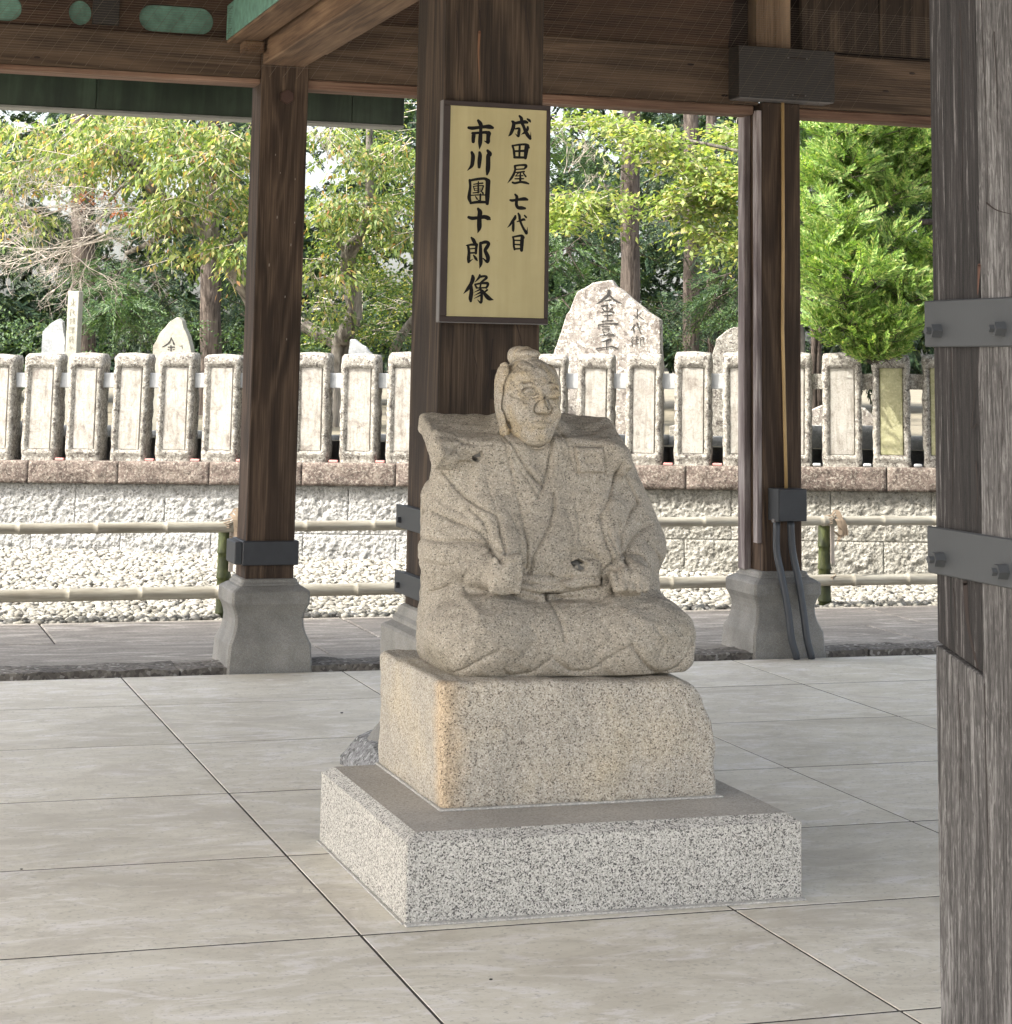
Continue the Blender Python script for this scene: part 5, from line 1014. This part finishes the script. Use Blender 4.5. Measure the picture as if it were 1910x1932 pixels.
# second broadleaf between left and middle posts
tree('cherry_tree', 'leafy tree with a crooked grey trunk between the left and middle wooden posts', 'tree', (650, 20.6),
     [('broad', L_CHERRY, rb(570, 250, 790, 330, 8, 34, 20, .4, 14)+rb(575, 330, 700, 430, 6, 30, 20, .3, 13)+rb(710, 400, 780, 450, 3, 24, 20.2, .2, 12)+rb(580, 480, 640, 590, 4, 20, 20.2, .3, 10)),
      ('bush', L_GREEN, rb(575, 360, 800, 640, 26, 34, 21.3, .5, 24)+rb(690, 190, 800, 380, 8, 34, 21, .5, 18))],
     [([(640, 665, 20.6), (652, 630, 20.5), (668, 600, 20.5), (662, 560, 20.5), (652, 520, 20.5), (655, 480, 20.4), (675, 455, 20.4)], .095, .07), ([(672, 460, 20.4), (690, 420, 20.3), (695, 340, 20.3), (692, 230, 20.3)], .05, .035), ([(655, 480, 20.4), (620, 440, 20.3), (590, 420, 20.3)], .03, .015), ([(560, 610, 21), (610, 640, 20.9), (650, 655, 20.8)], .07, .06), ([(745, 665, 20.7), (765, 620, 20.6), (790, 590, 20.5)], .05, .04)],
     None, M_BARKG, .005, .85, spray_twigs(620, 300, 20, 120, .4, 4, 3, .6, .007))
# cedars: trunk and drooping dark crown
def cedar(px_, D, r, top, label, blobs, mid=None, lean=0, limbs=()):
    ks = [('conifer', L_DARK, blobs)]
    if mid: ks.append(('conifer', L_MID, [b for b in mid if abs(b[0]-px_) > 62]))
    return tree('cedar_tree', label, 'tree', (px_, D), ks, [([(px_, 670, D), (px_+lean*.5, 400, D), (px_+lean, top, D), (px_+lean, -500, D)], r, r*.82)]+[(p, a, b) for p, a, b in limbs], 'tall cedars behind the fence', M_BARKC, .007, .9)
cedar(157, 25, .155, 150, 'dark cedar trunk rising behind the square stone pillar at left', rb(-60, 420, 140, 660, 12, 42, 26.4, .5, 15)+rb(-60, 180, 330, 420, 14, 44, 26.6, .6, 13), rb(-30, 300, 320, 470, 9, 34, 24.5, .5, 14))
cedar(397, 24.5, .135, 150, 'reddish cedar trunk just left of the left wooden post', rb(215, 470, 335, 650, 9, 36, 25.6, .5, 15)+rb(420, 520, 520, 660, 6, 36, 26, .6, 14)+rb(330, 200, 520, 440, 9, 40, 25.5, .6, 13), rb(190, 500, 300, 620, 8, 26, 23.5, .4, 14)+rb(200, 560, 260, 610, 4, 22, 23, .3, 14))
cedar(1188, 22, .112, 200, 'tall straight cedar trunk directly behind the engraved monument', rb(1040, 300, 1170, 660, 16, 42, 23.5, .8, 15)+rb(1210, 250, 1420, 460, 12, 40, 24.5, .8, 14), rb(1045, 210, 1180, 300, 6, 34, 21.6, .4, 14)+rb(1040, 400, 1150, 600, 10, 28, 22.6, .5, 13), 2,
      [([(1196, 300, 22), (1230, 304, 21.9), (1275, 306, 21.8)], .022, .012), ([(1186, 400, 21.9), (1215, 392, 21.8)], .01, .005), ([(1060, 560, 21.5), (1090, 600, 21.5)], .008, .004)])
cedar(1305, 25, .105, 200, 'slimmer cedar trunk left of the right wooden post', rb(1215, 440, 1420, 660, 16, 44, 26, .8, 15), rb(1300, 540, 1420, 600, 7, 34, 23, .4, 15)+rb(1330, 400, 1420, 540, 5, 34, 23.5, .4, 14), -2)
cedar(1345, 29, .09, 200, 'dark thin cedar trunk in the shade beside the slimmer one', rb(1240, 200, 1420, 420, 8, 48, 30, .8, 14))
# yellow-green maple boughs
tree('maple_tree', 'maple with layered bright yellow-green boughs in front of the cedar trunks', 'tree', (1500, 19.0),
     [('maple', L_YG, [(1070+i*24, 232-6*math.sin(i), 34, 10, 19.4, .25, 9) for i in range(4)]+[(1180+i*26, 238+i*13+5*math.sin(i*2), 36, 15, 19.0, .28, 19) for i in range(9)]+[(1300+i*24, 352+5*math.sin(i), 36, 20, 18.8, .28, 20) for i in range(5)]+[(1275+i*22, 375+i*5, 30, 16, 18.9, .25, 15) for i in range(5)]+[(1320+i*25, 435+i*6, 32, 15, 18.8, .22, 14) for i in range(5)]+[(1370+i*20, 255, 36, 18, 19.3, .3, 14) for i in range(3)]
        +[(1050+i*24, 372+3*math.sin(i*3), 32, 13, 19.3, .25, 14) for i in range(5)]+[(1045+i*22, 405+4*math.sin(i), 30, 14, 19.4, .25, 12) for i in range(4)])],
     [([(1500, 640, 19.0), (1500, 400, 19.0), (1495, 200, 19.0)], .09, .07), ([(1498, 330, 19), (1440, 300, 19), (1330, 270, 19), (1200, 240, 19.1)], .03, .008), ([(1498, 400, 19), (1420, 375, 18.9), (1300, 370, 18.9)], .025, .006), ([(1498, 470, 19), (1420, 450, 18.9), (1330, 445, 18.9)], .02, .006), ([(1000, 380, 19.6), (1060, 370, 19.4), (1160, 385, 19.3)], .014, .004)],
     None, M_BARKG, .004, .9, spray_twigs(1075, 320, 19.2, 60, .3, 3, 3, .7, .006)+spray_twigs(1110, 360, 19.2, 60, .15, 2, 3, .6, .004))
# bright cypress on the right
def cyp(n, x0, y0, x1, y1, r, D, dep, ns): return rb(x0, y0, x1, y1, n, r, D, dep, ns, .85, 1.15)
tree('cypress_tree', 'bright green cypress with dense feathery fronds hanging over the right fence posts', 'tree', (1790, 17.2),
     [('cypress', L_CYP, cyp(16, 1560, 225, 1800, 300, 34, 16.6, .25, 34)+cyp(14, 1520, 290, 1680, 370, 32, 16.6, .25, 34)+cyp(10, 1690, 280, 1800, 360, 32, 16.7, .25, 30)+cyp(26, 1540, 420, 1700, 640, 34, 16.1, .25, 36)+cyp(12, 1680, 440, 1790, 620, 30, 16.4, .25, 28)+cyp(7, 1590, 600, 1690, 665, 24, 15.75, .12, 30)+cyp(4, 1640, 655, 1690, 672, 14, 15.7, .08, 16)+cyp(5, 1525, 380, 1600, 430, 26, 16.5, .2, 26)),
      ('cypress', L_MID, cyp(30, 1510, 225, 1850, 640, 44, 17.4, .3, 40))],
     [([(1800, 640, 17.3), (1795, 400, 17.3), (1790, 150, 17.3)], .12, .09), ([(1792, 410, 17.2), (1740, 415, 16.9), (1700, 430, 16.7), (1660, 448, 16.5)], .03, .012), ([(1795, 560, 17.2), (1720, 590, 16.6), (1640, 640, 16.0)], .03, .01), ([(1793, 300, 17.2), (1700, 290, 16.8), (1600, 280, 16.6)], .025, .01)],
     None, M_BARKC, .004, .9)
tree('young_tree', 'pair of slim reddish trunks behind the fence just right of the right wooden post', 'tree', (1537, 17.8), [('conifer', L_DARK, rb(1500, 560, 1560, 640, 4, 18, 19, .3, 8))], [([(1536, 800, 17.8), (1536, 640, 17.8), (1530, 560, 17.8)], .03, .026), ([(1546, 780, 17.8), (1545, 660, 17.8), (1552, 560, 17.8)], .03, .02)], None, M_BARKC, .004, .85)
# shaded woodland far behind: one mass nobody could count
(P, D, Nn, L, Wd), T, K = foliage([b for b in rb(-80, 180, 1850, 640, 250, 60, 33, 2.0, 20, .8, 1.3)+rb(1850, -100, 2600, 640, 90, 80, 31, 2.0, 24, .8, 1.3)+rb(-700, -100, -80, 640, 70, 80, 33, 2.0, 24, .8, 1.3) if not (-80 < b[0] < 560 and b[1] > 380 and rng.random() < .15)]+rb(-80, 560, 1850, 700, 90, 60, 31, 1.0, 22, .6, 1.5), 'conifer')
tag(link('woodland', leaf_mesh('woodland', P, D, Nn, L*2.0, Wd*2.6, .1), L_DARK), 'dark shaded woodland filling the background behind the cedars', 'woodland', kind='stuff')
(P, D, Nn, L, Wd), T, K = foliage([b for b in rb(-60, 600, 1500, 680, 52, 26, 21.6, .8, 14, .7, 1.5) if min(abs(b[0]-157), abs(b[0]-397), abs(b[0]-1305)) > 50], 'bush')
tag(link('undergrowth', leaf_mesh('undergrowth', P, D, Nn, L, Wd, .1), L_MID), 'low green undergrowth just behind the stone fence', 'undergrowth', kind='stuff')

# small litter on the concrete
def litter(px_, py_, label, r):
    p = atZ(px_, py_, .004); bm = bmesh.new(); bmesh.ops.create_icosphere(bm, subdivisions=1, radius=r, matrix=Matrix.Diagonal((1.5, 1, .45, 1)))
    for v in bm.verts: v.co += mnoise.noise_vector(v.co*150)*r*.4
    tag(from_bm('litter', bm, M_CARVE, None, tuple(p), True), label, 'litter')
litter(645, 1345, 'tiny dark crumb on the concrete floor left of the stone block', .006)
litter(926, 1848, 'tiny dark crumb on the concrete floor in front of the granite slab', .0042)
litter(40, 1640, 'tiny dark crumb on the concrete floor at the left edge', .004)
